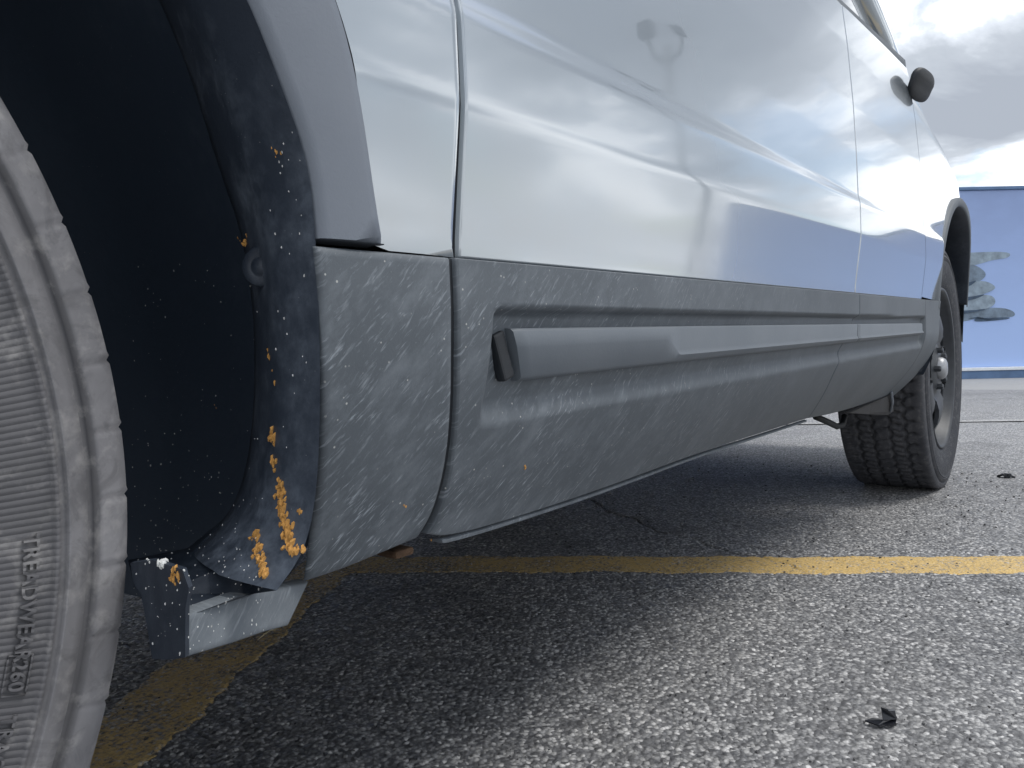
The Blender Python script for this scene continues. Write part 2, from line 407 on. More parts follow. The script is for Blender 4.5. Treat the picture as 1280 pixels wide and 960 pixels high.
def panel(name, Lc, Rc, Bc, Tc, ofun, mat, parent, step=0.006, **kw):
    S = coons(Lc, Rc, Bc, Tc, step); V, F = panel_vf(S, ofun, **kw)
    o = mesh(name, V, F, mat, parent); me = o.data; nv, nu, _ = S.shape
    if me.polygons[(nv//2)*(nu-1)+nu//2].normal.y > 0: me.flip_normals()
    # true surface normals on the face so reflections in the paint stay clean
    X, Z = S[..., 0], S[..., 1]; h = 2e-4
    nx = -(ofun(X+h, Z)-ofun(X-h, Z))/(2*h); nz = -(ofun(X, Z+h)-ofun(X, Z-h))/(2*h)
    nn = np.stack([nx, -np.ones_like(nx), nz], -1); nn /= np.linalg.norm(nn, axis=-1, keepdims=True)
    vn = np.zeros(len(me.vertices)*3); me.vertices.foreach_get('normal', vn); vn = vn.reshape(-1, 3)
    full = vn[:nv*nu].reshape(nv, nu, 3); full[1:-1, 1:-1] = nn[1:-1, 1:-1]; vn[:nv*nu] = full.reshape(-1, 3)
    me.normals_split_custom_set_from_vertices([tuple(map(float, v)) for v in vn])
    return o

# ------------------------------------------------------------------ ground
def stone_height(X, Y, cell=0.0054, seed=3):
    """rounded aggregate: cone/dome around jittered cell centres"""
    gx = np.floor(X/cell).astype(np.int64); gy = np.floor(Y/cell).astype(np.int64); best = np.full(X.shape, 9.0); hh = np.zeros(X.shape)
    def hsh(a, b, s):
        n = (a*374761393 + b*668265263 + s*1274126177) & 0xffffffff
        n = ((n ^ (n >> 13))*1274126177) & 0xffffffff
        return ((n ^ (n >> 16)) & 0xffff)/65535.0
    for i in (-1, 0, 1):
        for j in (-1, 0, 1):
            a, b = gx+i, gy+j
            cx = (a+hsh(a, b, 1))*cell; cy = (b+hsh(a, b, 2))*cell
            d = np.hypot(X-cx, Y-cy)/cell
            r = hsh(a, b, 5); k = d < best
            best = np.where(k, d, best); hh = np.where(k, r, hh)
    dome = np.clip(1-(best/0.75)**2, 0, 1)
    return dome**0.6*(0.35+0.65*hh)
def ground_z(X, Y):
    r = np.hypot(X-CAM[0], Y-CAM[1]); amp = 0.0025*np.exp(-np.clip(r-0.8, 0, None)/2.2)
    z = stone_height(X, Y)*amp + stone_height(X+3.3, Y+1.7, 0.0031, 5)*amp*0.25
    z += 0.0016*np.sin(X*5.1+1)*np.sin(Y*4.3) + 0.0006*np.sin(X*31+Y*17)*np.sin(Y*29-X*11)
    # hairline crack that also breaks the yellow line
    cx, cy = at(985, 707, z=0)[:2]; t = (Y-cy); xx = cx + 0.30*t + 0.012*np.sin(t*31) + 0.006*np.sin(t*83+1) + 0.35*t*t
    k = np.exp(-((X-xx)/0.004)**2) * (np.abs(t) < 0.75)
    z -= 0.004*k
    return z
def grid_obj(name, X, Y, Z, mat, kind=None):
    nv, nu = X.shape; V = np.stack([X, Y, Z], -1).reshape(-1, 3)
    j, i = np.meshgrid(np.arange(nv-1), np.arange(nu-1), indexing='ij'); a = (j*nu+i).ravel()
    F = np.stack([a, a+1, a+1+nu, a+nu], -1)
    me = bpy.data.meshes.new(name); me.vertices.add(len(V)); me.vertices.foreach_set('co', V.ravel().astype(np.float32))
    me.loops.add(F.size); me.loops.foreach_set('vertex_index', F.ravel().astype(np.int32))
    me.polygons.add(len(F)); me.polygons.foreach_set('loop_start', np.arange(0, F.size, 4, dtype=np.int32)); me.polygons.foreach_set('loop_total', np.full(len(F), 4, np.int32))
    me.update(calc_edges=True); me.validate()
    me.polygons.foreach_set('use_smooth', [True]*len(me.polygons))
    if me.polygons[0].normal.z < 0: me.flip_normals()
    me.materials.append(mat); o = bpy.data.objects.new(name, me); col.objects.link(o)
    if kind: o['kind'] = kind
    return o
# detailed asphalt sheet around the vehicle: rings get wider with distance
depr = np.linspace(0.66, 0.047, 400); rr = 0.422/depr; rr = np.concatenate([np.linspace(0.05, rr[0], 40)[:-1], rr])
aa = np.linspace(YAW+R(52), YAW-R(75), 1000)
RR, AA = np.meshgrid(rr, aa, indexing='ij'); GX = CAM[0]+RR*np.cos(AA); GY = CAM[1]+RR*np.sin(AA)
GZ = ground_z(GX, GY)
edge = np.clip((RR-7.5)/1.4, 0, 1); GZ = GZ*(1-edge) - 0.003*edge
g = grid_obj('pavement', GX, GY, GZ, MASP, 'structure'); g['label'] = 'rough dark grey asphalt of the parking lot beneath and beside the vehicle'
V, F = [], []
s_ = [-900, -120, -30, -9, -3, 0, 3, 9, 30, 120, 900]
fx, fy = np.meshgrid(np.array(s_, float)+2, np.array(s_, float)); 
g2 = grid_obj('ground', fx, fy, np.full(fx.shape, -0.010), MFAR, 'structure'); g2['label'] = 'pale asphalt of the parking lot running out to the blue wall'

# painted stripes, following the relief of the stones
P1 = (at(480, 695, z=0)+at(480, 718, z=0))/2; P2 = (at(1280, 697, z=0)+at(1280, 718, z=0))/2
dr = (P2-P1)[:2]; dr /= np.linalg.norm(dr); nr = np.array([-dr[1], dr[0]])
if nr[0] < 0: nr = -nr
LW = 0.062
corner = P1[:2] - dr*0.115
def stripe(name, start, d, n, L, wd, label, step=0.0042, cutfun=None):
    a = np.arange(0, L, step) if L < 6 else np.concatenate([np.arange(0, 2.2, step), np.linspace(2.2, L, 300)]); b = np.linspace(-wd, wd, int(2*wd/0.004)+1)
    A, B = np.meshgrid(a, b, indexing='ij')
    wob = 0.004*np.sin(A*23)+0.003*np.sin(A*71+2)+0.002*np.sin(A*190)
    X = start[0]+d[0]*A+n[0]*(B+wob*(np.abs(B)/wd)); Y = start[1]+d[1]*A+n[1]*(B+wob*(np.abs(B)/wd))
    base = ground_z(X, Y)
    Z = base*0.80 + 0.0011
    ed = np.minimum(wd-np.abs(B), 0.004)/0.004
    Z -= (1-np.clip(ed, 0, 1))*0.0022
    o = grid_obj(name, X, Y, Z, MLN, 'structure'); o['label'] = label; return o
stripe('parking_line', corner - dr*LW, dr, nr, 4.5, LW, 'worn yellow parking stripe running straight across under the doors')
stripe('parking_line', corner - nr*LW*1.0, -nr, dr, 1.9, LW, 'dirty yellow parking stripe running beneath the rear wheel')
# faded white stripe out on the lot
fw = at(1240, 527, z=0)
V = []; 
for k in range(41):
    t = -1.6 + k*0.12; q = fw[:2]+dr*t; V += [(q[0]-nr[0]*.05, q[1]-nr[1]*.05, 0.006), (q[0]+nr[0]*.05, q[1]+nr[1]*.05, 0.006)]
MWL = NB('faded_white_paint'); c, d_, f_, r_ = asphalt_nodes(MWL); MWL.set(Base_Color=MWL.mix(MWL.ramp(MWL.noise(60, 4, 0.7), (0.40, 0.6), (0.60, 0)), c, (0.5, 0.5, 0.49)), Roughness=0.7)
mesh('parking_line', V, [(2*i, 2*i+1, 2*i+3, 2*i+2) for i in range(40)], MWL.m, kind='structure')['label'] = 'faded white stripe far across the lot'

# loose stones of the chip seal, lifted here and there
ico = []
bm = bmesh.new(); bmesh.ops.create_icosphere(bm, subdivisions=1, radius=1); IV = [v.co.copy() for v in bm.verts]; IF = [tuple(v.index for v in f.verts) for f in bm.faces]; bm.free()
def pebbles(name, n, rng, size, mat, region):
    parts = []
    for _ in range(n):
        r = rng.uniform(*region[0]); a = YAW + R(rng.uniform(*region[1])); x = CAM[0]+r*math.cos(a); y = CAM[1]+r*math.sin(a)
        s = rng.uniform(*size)*(0.5+0.5*r); q = Matrix.Rotation(rng.uniform(0, 6.28), 3, 'Z') @ Matrix.Rotation(rng.uniform(-.6, .6), 3, 'X')
        sc = Vector((s*rng.uniform(.7, 1.3), s*rng.uniform(.6, 1.1), s*rng.uniform(.35, .7)))
        jit = [rng.uniform(.75, 1.2) for _ in IV]
        parts.append(([q @ Vector((v.x*sc.x*j, v.y*sc.y*j, v.z*sc.z*j)) + Vector((x, y, 0.0026)) for v, j in zip(IV, jit)], IF))
    V, F = join(parts); return mesh(name, V, F, mat, smooth=False, kind='stuff')
MG1 = mat_simple('grey_gravel', (0.20, 0.20, 0.20), 0.7, 0, 0.5, 90); MG2 = mat_simple('dark_gravel', (0.03, 0.03, 0.033), 0.6, 0, 0.4, 90)
props(pebbles('gravel', 1300, rnd, (0.0010, 0.0024), MG1, ((0.75, 3.2), (-40, 34))), 'pale loose chips scattered over the asphalt', 'gravel')
props(pebbles('gravel', 900, rnd, (0.0010, 0.0022), MG2, ((0.75, 3.0), (-40, 34))), 'dark loose chips scattered over the asphalt', 'gravel')

# ------------------------------------------------------------------ blue mural wall
DW = 10.55; Fh = Vector((math.cos(YAW), math.sin(YAW), 0)); Rh = Vector((math.sin(YAW), -math.cos(YAW), 0)); C0 = Vector((CAM[0], CAM[1], 0))
def wallpt(u, d, z): return C0 + Rh*u + Fh*d + Vector((0, 0, z))
WU0, WU1, WH = -6.0, 17.2, 2.58
wall = empty('mural_wall', wallpt(6, DW, 0)); wall.rotation_euler = (0, 0, math.atan2(Rh.y, Rh.x))
props(wall, 'long blue painted wall with a grey hand mural, at the edge of the lot', 'wall')
WI = wall.matrix_basis.inverted() if False else (Matrix.Translation(wall.location) @ Matrix.Rotation(wall.rotation_euler.z, 4, 'Z')).inverted()
def wbox(name, u0, u1, d0, d1, z0, z1, mat):
    V, F = [], [(0, 1, 3, 2), (4, 6, 7, 5), (0, 4, 5, 1), (2, 3, 7, 6), (0, 2, 6, 4), (1, 5, 7, 3)]
    for u in (u0, u1):
        for d in (d0, d1):
            for z in (z0, z1): V.append(WI @ wallpt(u, DW+d, z))
    return bevel(mesh(name, V, F, mat, wall, smooth=False), 0.006, 1)
wbox('wall_face', WU0, WU1, 0, 0.25, 0.145, WH, MWALL)
wbox('base_course', WU0, WU1, -0.06, 0.28, -0.02, 0.10, MBASE)
wbox('ledge', WU0, WU1, -0.085, 0.27, 0.10, 0.145, MLEDGE)
wbox('coping', WU0-0.02, WU1+0.02, -0.03, 0.28, WH, WH+0.045, MBASE)
# the painted hand: fingers one above the other, flat on the wall
MH = [mat_simple('grey_mural_paint_%s' % n, c, 0.7, 0, 0.35, 9) for n, c in (('light', (0.23, 0.29, 0.35)), ('mid', (0.15, 0.20, 0.26)), ('dark', (0.045, 0.075, 0.12)))]
def finger(pts, mi, lift):
    P = smoothline(pts + [pts[0]], 2)[:-1]
    V = []
    for dl in (lift, 0.0):
        for u, v in P:
            t = at(u, v, x=10.0); d = t-CAM; d = d/float(np.dot(d, np.array(Fh))); q = Vector(CAM + d*(DW-0.0-dl)); V.append(WI @ q)
    n = len(P); F = [tuple(range(n))] + [(i, (i+1) % n, n+(i+1) % n, n+i) for i in range(n)]
    return V, F
hand = {0: [], 1: [], 2: []}
def fg(pts, mi, lift): hand[mi].append(finger(pts, mi, lift))
fg([(1040, 300), (1110, 296), (1165, 312), (1182, 345), (1184, 385), (1165, 412), (1110, 424), (1050, 420), (1010, 400), (1012, 320)], 1, .004)
fg([(1150, 318), (1205, 316), (1262, 314), (1263, 322), (1240, 325), (1225, 330), (1205, 334), (1150, 336)], 0, .006)
fg([(1150, 334), (1208, 330), (1222, 332), (1234, 342), (1228, 350), (1212, 358), (1150, 360)], 1, .010)
fg([(1150, 356), (1210, 354), (1230, 350), (1246, 358), (1240, 364), (1222, 370), (1200, 374), (1150, 374)], 0, .014)
fg([(1150, 374), (1215, 369), (1240, 368), (1246, 378), (1236, 386), (1205, 390), (1150, 390)], 0, .018)
fg([(1150, 388), (1210, 386), (1250, 384), (1266, 388), (1270, 394), (1262, 397), (1225, 397), (1205, 402), (1150, 410)], 1, .006)
fg([(1150, 332), (1200, 331), (1216, 335), (1204, 339), (1150, 340)], 2, .020)
fg([(1150, 352), (1205, 355), (1224, 349), (1208, 361), (1150, 362)], 2, .022)
fg([(1150, 370), (1204, 373), (1238, 366), (1208, 378), (1150, 378)], 2, .026)
fg([(1150, 386), (1205, 389), (1240, 385), (1206, 393), (1150, 394)], 2, .024)
fg([(1222, 396), (1205, 399), (1262, 396), (1262, 399), (1215, 403)], 2, .012)
for k, nm in ((0, 'painted_finger'), (1, 'painted_finger'), (2, 'painted_shadow')):
    V, F = join(hand[k]); mesh(nm, V, F, MH[k], wall, smooth=False)

# lamp post to the right of the frame, mirrored in the door paint
lx, ly = 10.2, -4.22
lp = empty('lamp_post', (lx, ly, 0)); props(lp, 'twin-headed lamp post on the lot, seen only mirrored in the silver door', 'lamp post')
mesh('concrete_base', *lathe_vf([(0.0, 0.75), (0.28, 0.75), (0.30, 0.72), (0.30, -0.02)], 24), MCONC, lp).rotation_euler = (R(90), 0, 0)
mesh('pole', *tube_vf([(0, 0, 0.7), (0, 0, 3), (0, 0, 5.1)], [0.075, 0.06, 0.045], 12), MSTEEL, lp)
for s in (-1, 1):
    mesh('arm', *tube_vf([(0, 0, 4.85), (0.07*s, 0.16*s, 4.98), (0.10*s, 0.24*s, 5.27)], 0.04, 8), MSTEEL, lp)
    V, F = box_vf((0.10*s, 0.24*s, 5.38), (0.20, 0.22, 0.24)); bevel(mesh('lamp_head', V, F, MBLK, lp, smooth=False), 0.05, 3)

# ------------------------------------------------------------------ the vehicle
car = empty('parked_suv', (0, 0, 0))
props(car, 'silver SUV with grey lower cladding, dusty and splashed with mud, parked over a yellow stripe', 'suv')
WR = 0.3635; WBX = 2.80; YC = 0.97
# --- rear door
XG1, XG2, XG3 = 0.5475, 1.548, 2.165
def gapx(base, z, lean=0.0): return base + lean*(z-0.5)
def vline(x0, z0, z1, lean=0.0, n=8): return [(x0+lean*(z-0.5), z) for z in np.linspace(z0, z1, n)]
ztrim = lambda x: 0.486 + 0.031*(x-0.553)
zbelt = lambda x: 1.008 + 0.11*(x-1.593)
def hline(zf, x0, x1, n=12): return [(x, float(zf(x))) for x in np.linspace(x0, x1, n)]
def edges(xa, xb, la, lb, z0f, z1f):
    za, zb_ = z0f(xa), z1f(xa); zc, zd = z0f(xb), z1f(xb)
    L = vline(xa, za, zb_, la); Rr = vline(xb, zc, zd, lb)
    B = [(x, float(z0f(x))) for x in np.linspace(L[0][0], Rr[0][0], 16)]; B[0] = L[0]; B[-1] = Rr[0]
    T = [(x, float(z1f(x))) for x in np.linspace(L[-1][0], Rr[-1][0], 16)]; T[0] = L[-1]; T[-1] = Rr[-1]
    return L, Rr, B, T
zm0 = lambda x: ztrim(x)+0.0005
fd = empty('front_door', (0, 0, 0), car); rd = empty('rear_door', (0, 0, 0), car)
panel('door_skin', *edges(XG1+0.003, XG2-0.0022, -0.012, 0.03, zm0, zbelt), o_metal, MP, rd, 0.006, thick=0.03)
panel('door_skin', *edges(XG2+0.0022, XG3-0.0008, 0.03, 0.0, zm0, zbelt), o_metal, MP, fd, 0.008, thick=0.03)
# lower cladding of the doors
zt = lambda x: ztrim(x)-0.001
gL = meas([(533, 668), (545, 650), (558, 610), (566, 560), (570, 500), (570.5, 420), (569, 333)], o_clad); gL[-1] = (gL[-1][0], zt(gL[-1][0]))
g2 = meas([(1010, 523), (1032, 488), (1044, 461), (1050, 433)], o_clad) + [(1.5455, 0.47), (1.5465, zt(1.5465))]
def bot(px): return meas(px, o_clad)
bD = smoothline([gL[0]] + bot([(556, 672), (619, 656), (750, 613), (875, 566), (950, 542)]) + [g2[0]], 2)
gLs = smoothline(gL, 3); g2s = smoothline(g2, 3)
offs = lambda P, d: np.array(P)+np.array([d, 0])
print('gap2', [tuple(np.round(q, 3)) for q in g2]); print('gap1', [tuple(np.round(q, 3)) for q in gL])
panel('lower_cladding', offs(gLs, 0.0018), offs(g2s, -0.0018), bD-np.array([0, 0])*1, [(x, zt(x)) for x in np.linspace(gLs[-1][0], g2s[-1][0]-0.0018, 20)], o_clad, MC, rd, 0.0035, thick=0.02, roll=0.0022)
pA = meas([(1012, 522), (1062, 512), (1119, 486)], o_clad)
aF = meas([(1119, 487), (1149, 457), (1162, 430), (1168, 405), (1171, 377)], o_clad)
print('archF', [tuple(np.round(q, 3)) for q in aF], 'pA', pA)
# front door cladding up to the fender join
xj = XG3; jl = [(xj, float(z)) for z in np.linspace(0.305, zt(xj), 10)]
B = smoothline([tuple(g2s[0]+np.array([0.0018, 0])), (1.75, 0.302), (xj-0.0012, 0.306)], 2)
panel('lower_cladding', offs(g2s, 0.0018), offs(jl, -0.0010), B, [(x, zt(x)) for x in np.linspace(g2s[-1][0]+0.0018, xj-0.001, 12)], o_clad, MC, fd, 0.005, thick=0.02, roll=0.0018)
# side moulding bars
def strip_profile(x, first):
    zc = 0.4245 + 0.028*(x-0.60); hw = 0.0185 - 0.0035*(x-0.6)
    s0 = zc-hw; s1 = zc+hw
    step = float(sstep(0.83, 0.86, x)); ch = s0 + (s1-s0)*(0.62-0.30*step)
    return s0, s1, ch, step
def moulding(parent, x0, x1, slant, endr):
    n = int((x1-x0)/0.006); V, F = [], []; K = 9
    for i in range(n+1):
        t = i/n; x = x0 + (x1-x0)*t
        s0, s1, ch, st = strip_profile(x, True)
        base = 0.036 - 0.009; of = 0.0362
        fade = min(1, (x-x0)/0.004, (x1-x)/0.004)
        f = base + (of-base)*(0.75+0.25*fade)
        pts = [(s0, base-.006), (s0, f-.0035), (s0+.0012, f-.0012), (s0+.003, f), (ch-.004*st, f+.0015*st), (ch+0.001, f-0.0018*st), (s1-.003, f-.001-0.001*st), (s1-.0008, f-.0035), (s1, base-.006)]
        for z, o in pts:
            sh = slant*(s1-z)*(1-t)**6
            xx = x+sh; V.append((xx, -(o-float(tuck(xx, max(z, .3)))*0.85), z))
    for i in range(n):
        for k in range(K-1): F.append((i*K+k, i*K+k+1, (i+1)*K+k+1, (i+1)*K+k))
    F.append(tuple(range(K))); F.append(tuple(n*K+k for k in range(K)))
    return autosmooth(mesh('side_moulding', V, F, MCF, parent), 50)
moulding(rd, 0.598, 1.5435, 0.42, 0); moulding(fd, 1.5495, 2.140, 0.0, 0)
V, F = box_vf((0.5945, -0.0235, 0.4235), (0.012, 0.008, 0.034), Matrix.Rotation(R(-20), 3, 'Y')); bevel(mesh('moulding_end_shade', V, F, MBLK, rd, smooth=False), 0.002, 2)  # black block added for the recess shadow at the bar's rear end
# lower hem under the door
hs = smoothline(bot([(552, 676), (560, 675.5), (619, 659), (750, 616), (875, 569), (950, 545), (1008, 526)]), 2)
V, F = [], []; 
for i, (x, z) in enumerate(hs):
    y = -float(o_clad(x, z)); k = min(1, i/3)
    for dy, dz in ((0.004, 0.002), (0.000, 0.0012), (-0.0008, 0.0004), (-0.0004, -0.0016), (0.002, -0.0022), (0.012, -0.002)): V.append((x, y+dy, z+dz*(.3+.7*k)))
for i in range(len(hs)-1):
    for k in range(5): F.append((i*6+k, i*6+k+1, (i+1)*6+k+1, (i+1)*6+k))
F.append(tuple(range(6))); F.append(tuple(len(V)-6+k for k in range(6)))
autosmooth(mesh('bottom_seal', V, F, MC, rd), 50)

# --- rear quarter
qp = empty('rear_quarter', (0, 0, 0), car)
ACX, ACZ = 0.0, 0.3635
def aring(rad, a0, a1, n): return [(ACX+rad(a)*math.cos(a), ACZ+rad(a)*math.sin(a)) for a in np.linspace(a0, a1, n)]
r_open = lambda a: 0.440+0.018*float(sstep(R(8), R(22), a))
def fl_outer(a): return 0.494+0.019*float(sstep(R(14), R(30), a))
# flare ring
V, F = [], []; n = 120; K = 9
A0, A1 = R(12.4), R(168)
for i in range(n+1):
    a = A0+(A1-A0)*i/n; ri, ro = r_open(a), fl_outer(a)
    e = min(1, i/1.5)
    prof = [(ri, .018), (ri+.0008, .030), (ri+.003, .0345), (ri+.008, .0362), (ri*.5+ro*.5, .0385), (ro-.010, .0395), (ro-.004, .0385), (ro-.001, .035), (ro, .020)]
    for r, o in prof:
        x = ACX+r*math.cos(a); z = ACZ+r*math.sin(a)
        if x > 0.3: z = max(z, ztrim(x)+.0028)
        V.append((x, -(o - (0 if e >= 1 else 0.003) - 0.35*max(0, z-0.75)**1.5*0.3), z))
for i in range(n):
    for k in range(K-1): F.append((i*K+k, i*K+k+1, (i+1)*K+k+1, (i+1)*K+k))
F.append(tuple(range(K)))
autosmooth(mesh('arch_flare', V, F, MFL, qp), 55)
# quarter panel skin (ring between flare and panel outline)
def outline(a):
    dx, dz = math.cos(a), math.sin(a); ts = []
    if dx > 1e-6: ts.append((XG1-0.0035-ACX)/dx)
    if dx < -1e-6: ts.append((-1.02-ACX)/dx)
    if dz > 1e-6: ts.append((0.90-ACZ)/dz)
    return min(ts)
V, F = [], []; n = 260; K = 30
aq0 = math.atan2(ztrim(XG1)-ACZ, XG1-.0035)
angs = [aq0 + (R(172)-aq0)*i/n for i in range(n+1)]
corners = [math.atan2(0.90-ACZ, XG1-0.0035), math.atan2(0.90-ACZ, -1.02)]
for c_ in corners:
    k = int(np.argmin([abs(a-c_) for a in angs])); angs[k] = c_
for a in angs:
    ro = outline(a); ri = fl_outer(a)-0.002
    if a < R(16):
        r0_ = ri
        for _ in range(4): r0_ = (ztrim(ACX+max(r0_, ri)*math.cos(a))+.0005-ACZ)/math.sin(a)
        ri = min(ro-.0005, max(ri, r0_))
    for k in range(K):
        t = [0, .01][k] if k < 2 else (k/(K-1))
        if k == K-2: t = 1-0.0015/max(ro-ri, .01)
        r = ri+(ro-ri)*t; x = ACX+r*math.cos(a); z = ACZ+r*math.sin(a)
        V.append((x, -float(o_metal(max(x, .2), z)) + (0.0014 if k == K-1 else 0), z))
for i in range(n):
    for k in range(K-1): F.append((i*K+k, i*K+k+1, (i+1)*K+k+1, (i+1)*K+k))
nb = len(V)
for i in range(n+1): v = V[i*K+K-1]; V.append((v[0], v[1]+.03, v[2]))
for i in range(n): F.append((i*K+K-1, (i+1)*K+K-1, nb+i+1, nb+i))
b0 = len(V)
for k in range(K): v = V[k]; V.append((v[0], v[1]+.006, v[2]-.001))
for k in range(K-1): F.append((k, k+1, b0+k+1, b0+k))
mesh('quarter_skin', V, F, MP, qp)
# black seal between flare and cladding, then the lower cladding
cL = meas([(384, 727), (391, 670), (397, 630), (403, 550), (404, 470), (403, 420), (401, 350), (396, 313)], o_clad)
cR = meas([(523, 673), (541, 645), (553, 608), (562, 560), (566, 500), (566, 420), (565, 332)], o_clad)
cB = smoothline([cL[0]] + bot([(430, 712), (480, 691)]) + [cR[0]], 2)
cT = [(x, float(ztrim(x)-0.0015)) for x in np.linspace(cL[-1][0], cR[-1][0], 10)]; cL[-1] = cT[0]; cR[-1] = cT[-1]
S1 = panel_vf(coons(smoothline(cL, 3), offs(smoothline(cR, 3), -0.0012), cB, cT, 0.0035), o_clad, thick=0.0012, roll=0.0022)
mesh('lower_cladding', *S1, MC, qp)
o_foot = lambda x, z: 0.020 + (np.asarray(x)-0.363)*0.0
f2p = meas([(360, 782), (372, 757), (384, 727)], o_clad); of_ = float(o_clad(*f2p[1]))
o_foot = lambda x, z: 0.020 + (of_+.001-0.020)*(np.asarray(x, float)-0.363)/(f2p[1][0]-0.363)
f1 = meas([(230, 822), (230, 796), (230, 770)], o_foot); f2 = meas([(360, 782), (372, 757), (386, 727)], o_foot)
fT = [f1[-1]] + meas([(296, 746), (318, 741), (346, 737)], o_foot) + [f2[-1]]
fB = [f1[0]] + meas([(290, 804), (330, 790)], o_foot) + [f2[0]]
mesh('arch_foot', *panel_vf(coons(f1, f2, fB, fT, 0.003), o_foot, thick=0.010, roll=0.001, lift=0.0005), dusty('dust_caked_plastic', (0.09, 0.108, 0.128), (0.24, 0.26, 0.28), 1.3, True, 0.8, 0.7, (0.38, 0.29)), qp)
print('foot', f1, f2)
# return flange of the arch
tt = [(200, 0), (240, 100), (270, 200), (305, 300), (318, 400), (318, 500), (310, 580), (290, 640), (240, 692)]
to = [(310, 0), (345, 90), (385, 200), (395, 300), (400, 420), (400, 550), (393, 640), (378, 694), (346, 738)]
I3 = [Vector(at(u, v, y=0.06)) for u, v in tt]; O3 = [Vector(at(u, v, y=-0.033)) for u, v in to]
top_i = [Vector((0.483*math.cos(a), 0.06, ACZ+0.483*math.sin(a))) for a in np.linspace(R(168), R(36), 40)]
top_o = [Vector((0.457*math.cos(a), -0.033, ACZ+0.457*math.sin(a))) for a in np.linspace(R(168), R(33.5), 40)]
def dens(P, n):
    Q = np.array([list(p) for p in P]); 
    for _ in range(2):
        q = [Q[0]]
        for a, b in zip(Q[:-1], Q[1:]): q += [a*.75+b*.25, a*.25+b*.75]
        q.append(Q[-1]); Q = np.array(q)
    s = np.concatenate([[0], np.cumsum(np.linalg.norm(np.diff(Q, axis=0), axis=1))]); t = np.linspace(0, s[-1], n)
    return np.stack([np.interp(t, s, Q[:, i]) for i in range(3)], -1)
Ii = dens(top_i+I3, 220); Oo = dens(top_o+O3, 220)
V, F = [], []; K = 10
for i in range(220):
    a, b = Oo[i], Ii[i]; 
    outw = np.array([a[0], 0, a[2]-ACZ]); outw /= np.linalg.norm(outw)
    for k in range(K):
        t = k/(K-1); p = a*(1-t)+b*t
        p = p - outw*0.010*math.sin(math.pi*t)*(1 if t < .5 else .8)
        V.append(p)
    V.append(b + outw*0.03 + np.array([0, 0.006, 0]))
K = 11
for i in range(219):
    for k in range(K-1): F.append((i*K+k, i*K+k+1, (i+1)*K+k+1, (i+1)*K+k))
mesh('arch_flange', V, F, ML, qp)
# rolled lobe at the foot of the flange
# liner tub
prof = []
V, F = [], []; n = 110; ys = [0.058, 0.075, 0.10, 0.14, 0.20, 0.27, 0.33, 0.355]; rr_ = [0.505, 0.512, 0.515, 0.520, 0.522, 0.520, 0.505, 0.47]
for i in range(n+1):
    for y, r in zip(ys, rr_):
        s0_ = R(-6.5)-R(8.5)*min(1, max(0, (y-.08)/.06)); a = s0_+(R(187)-s0_)*i/n; V.append((r*math.cos(a)*1.0, y, ACZ+r*math.sin(a)+0.004*math.sin(a*9)))
    V.append((0.18*math.cos(a), 0.37, ACZ+0.18*math.sin(a))); V.append((0.0, 0.37, ACZ))
K = len(ys)+2
for i in range(n):
    for k in range(K-2): F.append((i*K+k, i*K+k+1, (i+1)*K+k+1, (i+1)*K+k))
    F.append((i*K+K-2, i*K+K-1, (i+1)*K+K-2))
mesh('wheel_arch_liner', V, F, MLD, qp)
# filler between flange foot, flap and liner
c1 = Vector(at(232, 822, y=-0.016)); fx_ = 0.3600
parts = []
V = [tuple(at(u, v, x=fx_)) for u, v in ((190, 824), (212, 824.5), (231.5, 822), (231.5, 790), (232, 760), (236, 735), (228, 712), (190, 700), (163, 704), (166, 728), (176, 742), (184, 785))]
n = len(V); V2 = V + [(x+0.003, y+.002, z) for x, y, z in V]
F = [tuple(range(n)), tuple(range(2*n-1, n-1, -1))] + [(i, (i+1) % n, n+(i+1) % n, n+i) for i in range(n)]
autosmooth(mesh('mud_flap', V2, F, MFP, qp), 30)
V = [at(240, 690, y=0.06), at(290, 640, y=0.06), at(300, 700, y=0.02), at(318, 742, y=0.0), at(296, 747, y=-.012), at(232, 771, y=-.0175), at(200, 742, y=0.03), at(168, 735, y=0.05), at(160, 700, y=0.10), at(235, 685, y=0.10)]
V += [at(346, 738, y=-.028), at(380, 695, y=-.028)]
F = [(0, 1, 2), (2, 3, 6, 0), (3, 4, 5, 6), (0, 6, 7), (0, 7, 8, 9), (0, 9, 1), (2, 10, 3), (1, 11, 2), (2, 11, 10)]
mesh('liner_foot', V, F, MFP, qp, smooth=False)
# mud and grit
def blobs(name, pts, mat, parent, squash=0.4):
    parts = []
    for p, s, st in pts:
        p = Vector(p); tw = Vector(CAM)-p; tw.normalize()
        jit = [rnd.uniform(.6, 1.25) for _ in IV]; q = Matrix.Rotation(rnd.uniform(0, 6.28), 3, 'Y')
        parts.append(([p + Vector((w_.x*s, w_.y*s*squash, w_.z*s*st)) for w_ in [(q @ v)*j for v, j in zip(IV, jit)]], IF))
    V, F = join(parts); return mesh(name, V, F, mat, parent, smooth=False, kind='stuff')
from mathutils.bvhtree import BVHTree
bpy.context.view_layer.update()
def ray_parts(objs):
    dg = bpy.context.evaluated_depsgraph_get(); return [(o, BVHTree.FromObject(o, dg)) for o in objs]
targets = ray_parts([o for o in qp.children if o.type == 'MESH'] + [o for o in rd.children if o.type == 'MESH'])
def hit(u, v):
    d = Vector(_F + ((u-640)/FPX)*_R2 - ((v-480)/FPX)*_U2).normalized(); best = None
    for o, t in targets:
        h = t.ray_cast(Vector(CAM), d)
        if h[0] is not None and (best is None or h[3] < best[1]): best = (h[0], h[3])
    return best[0] if best else None
mud = []
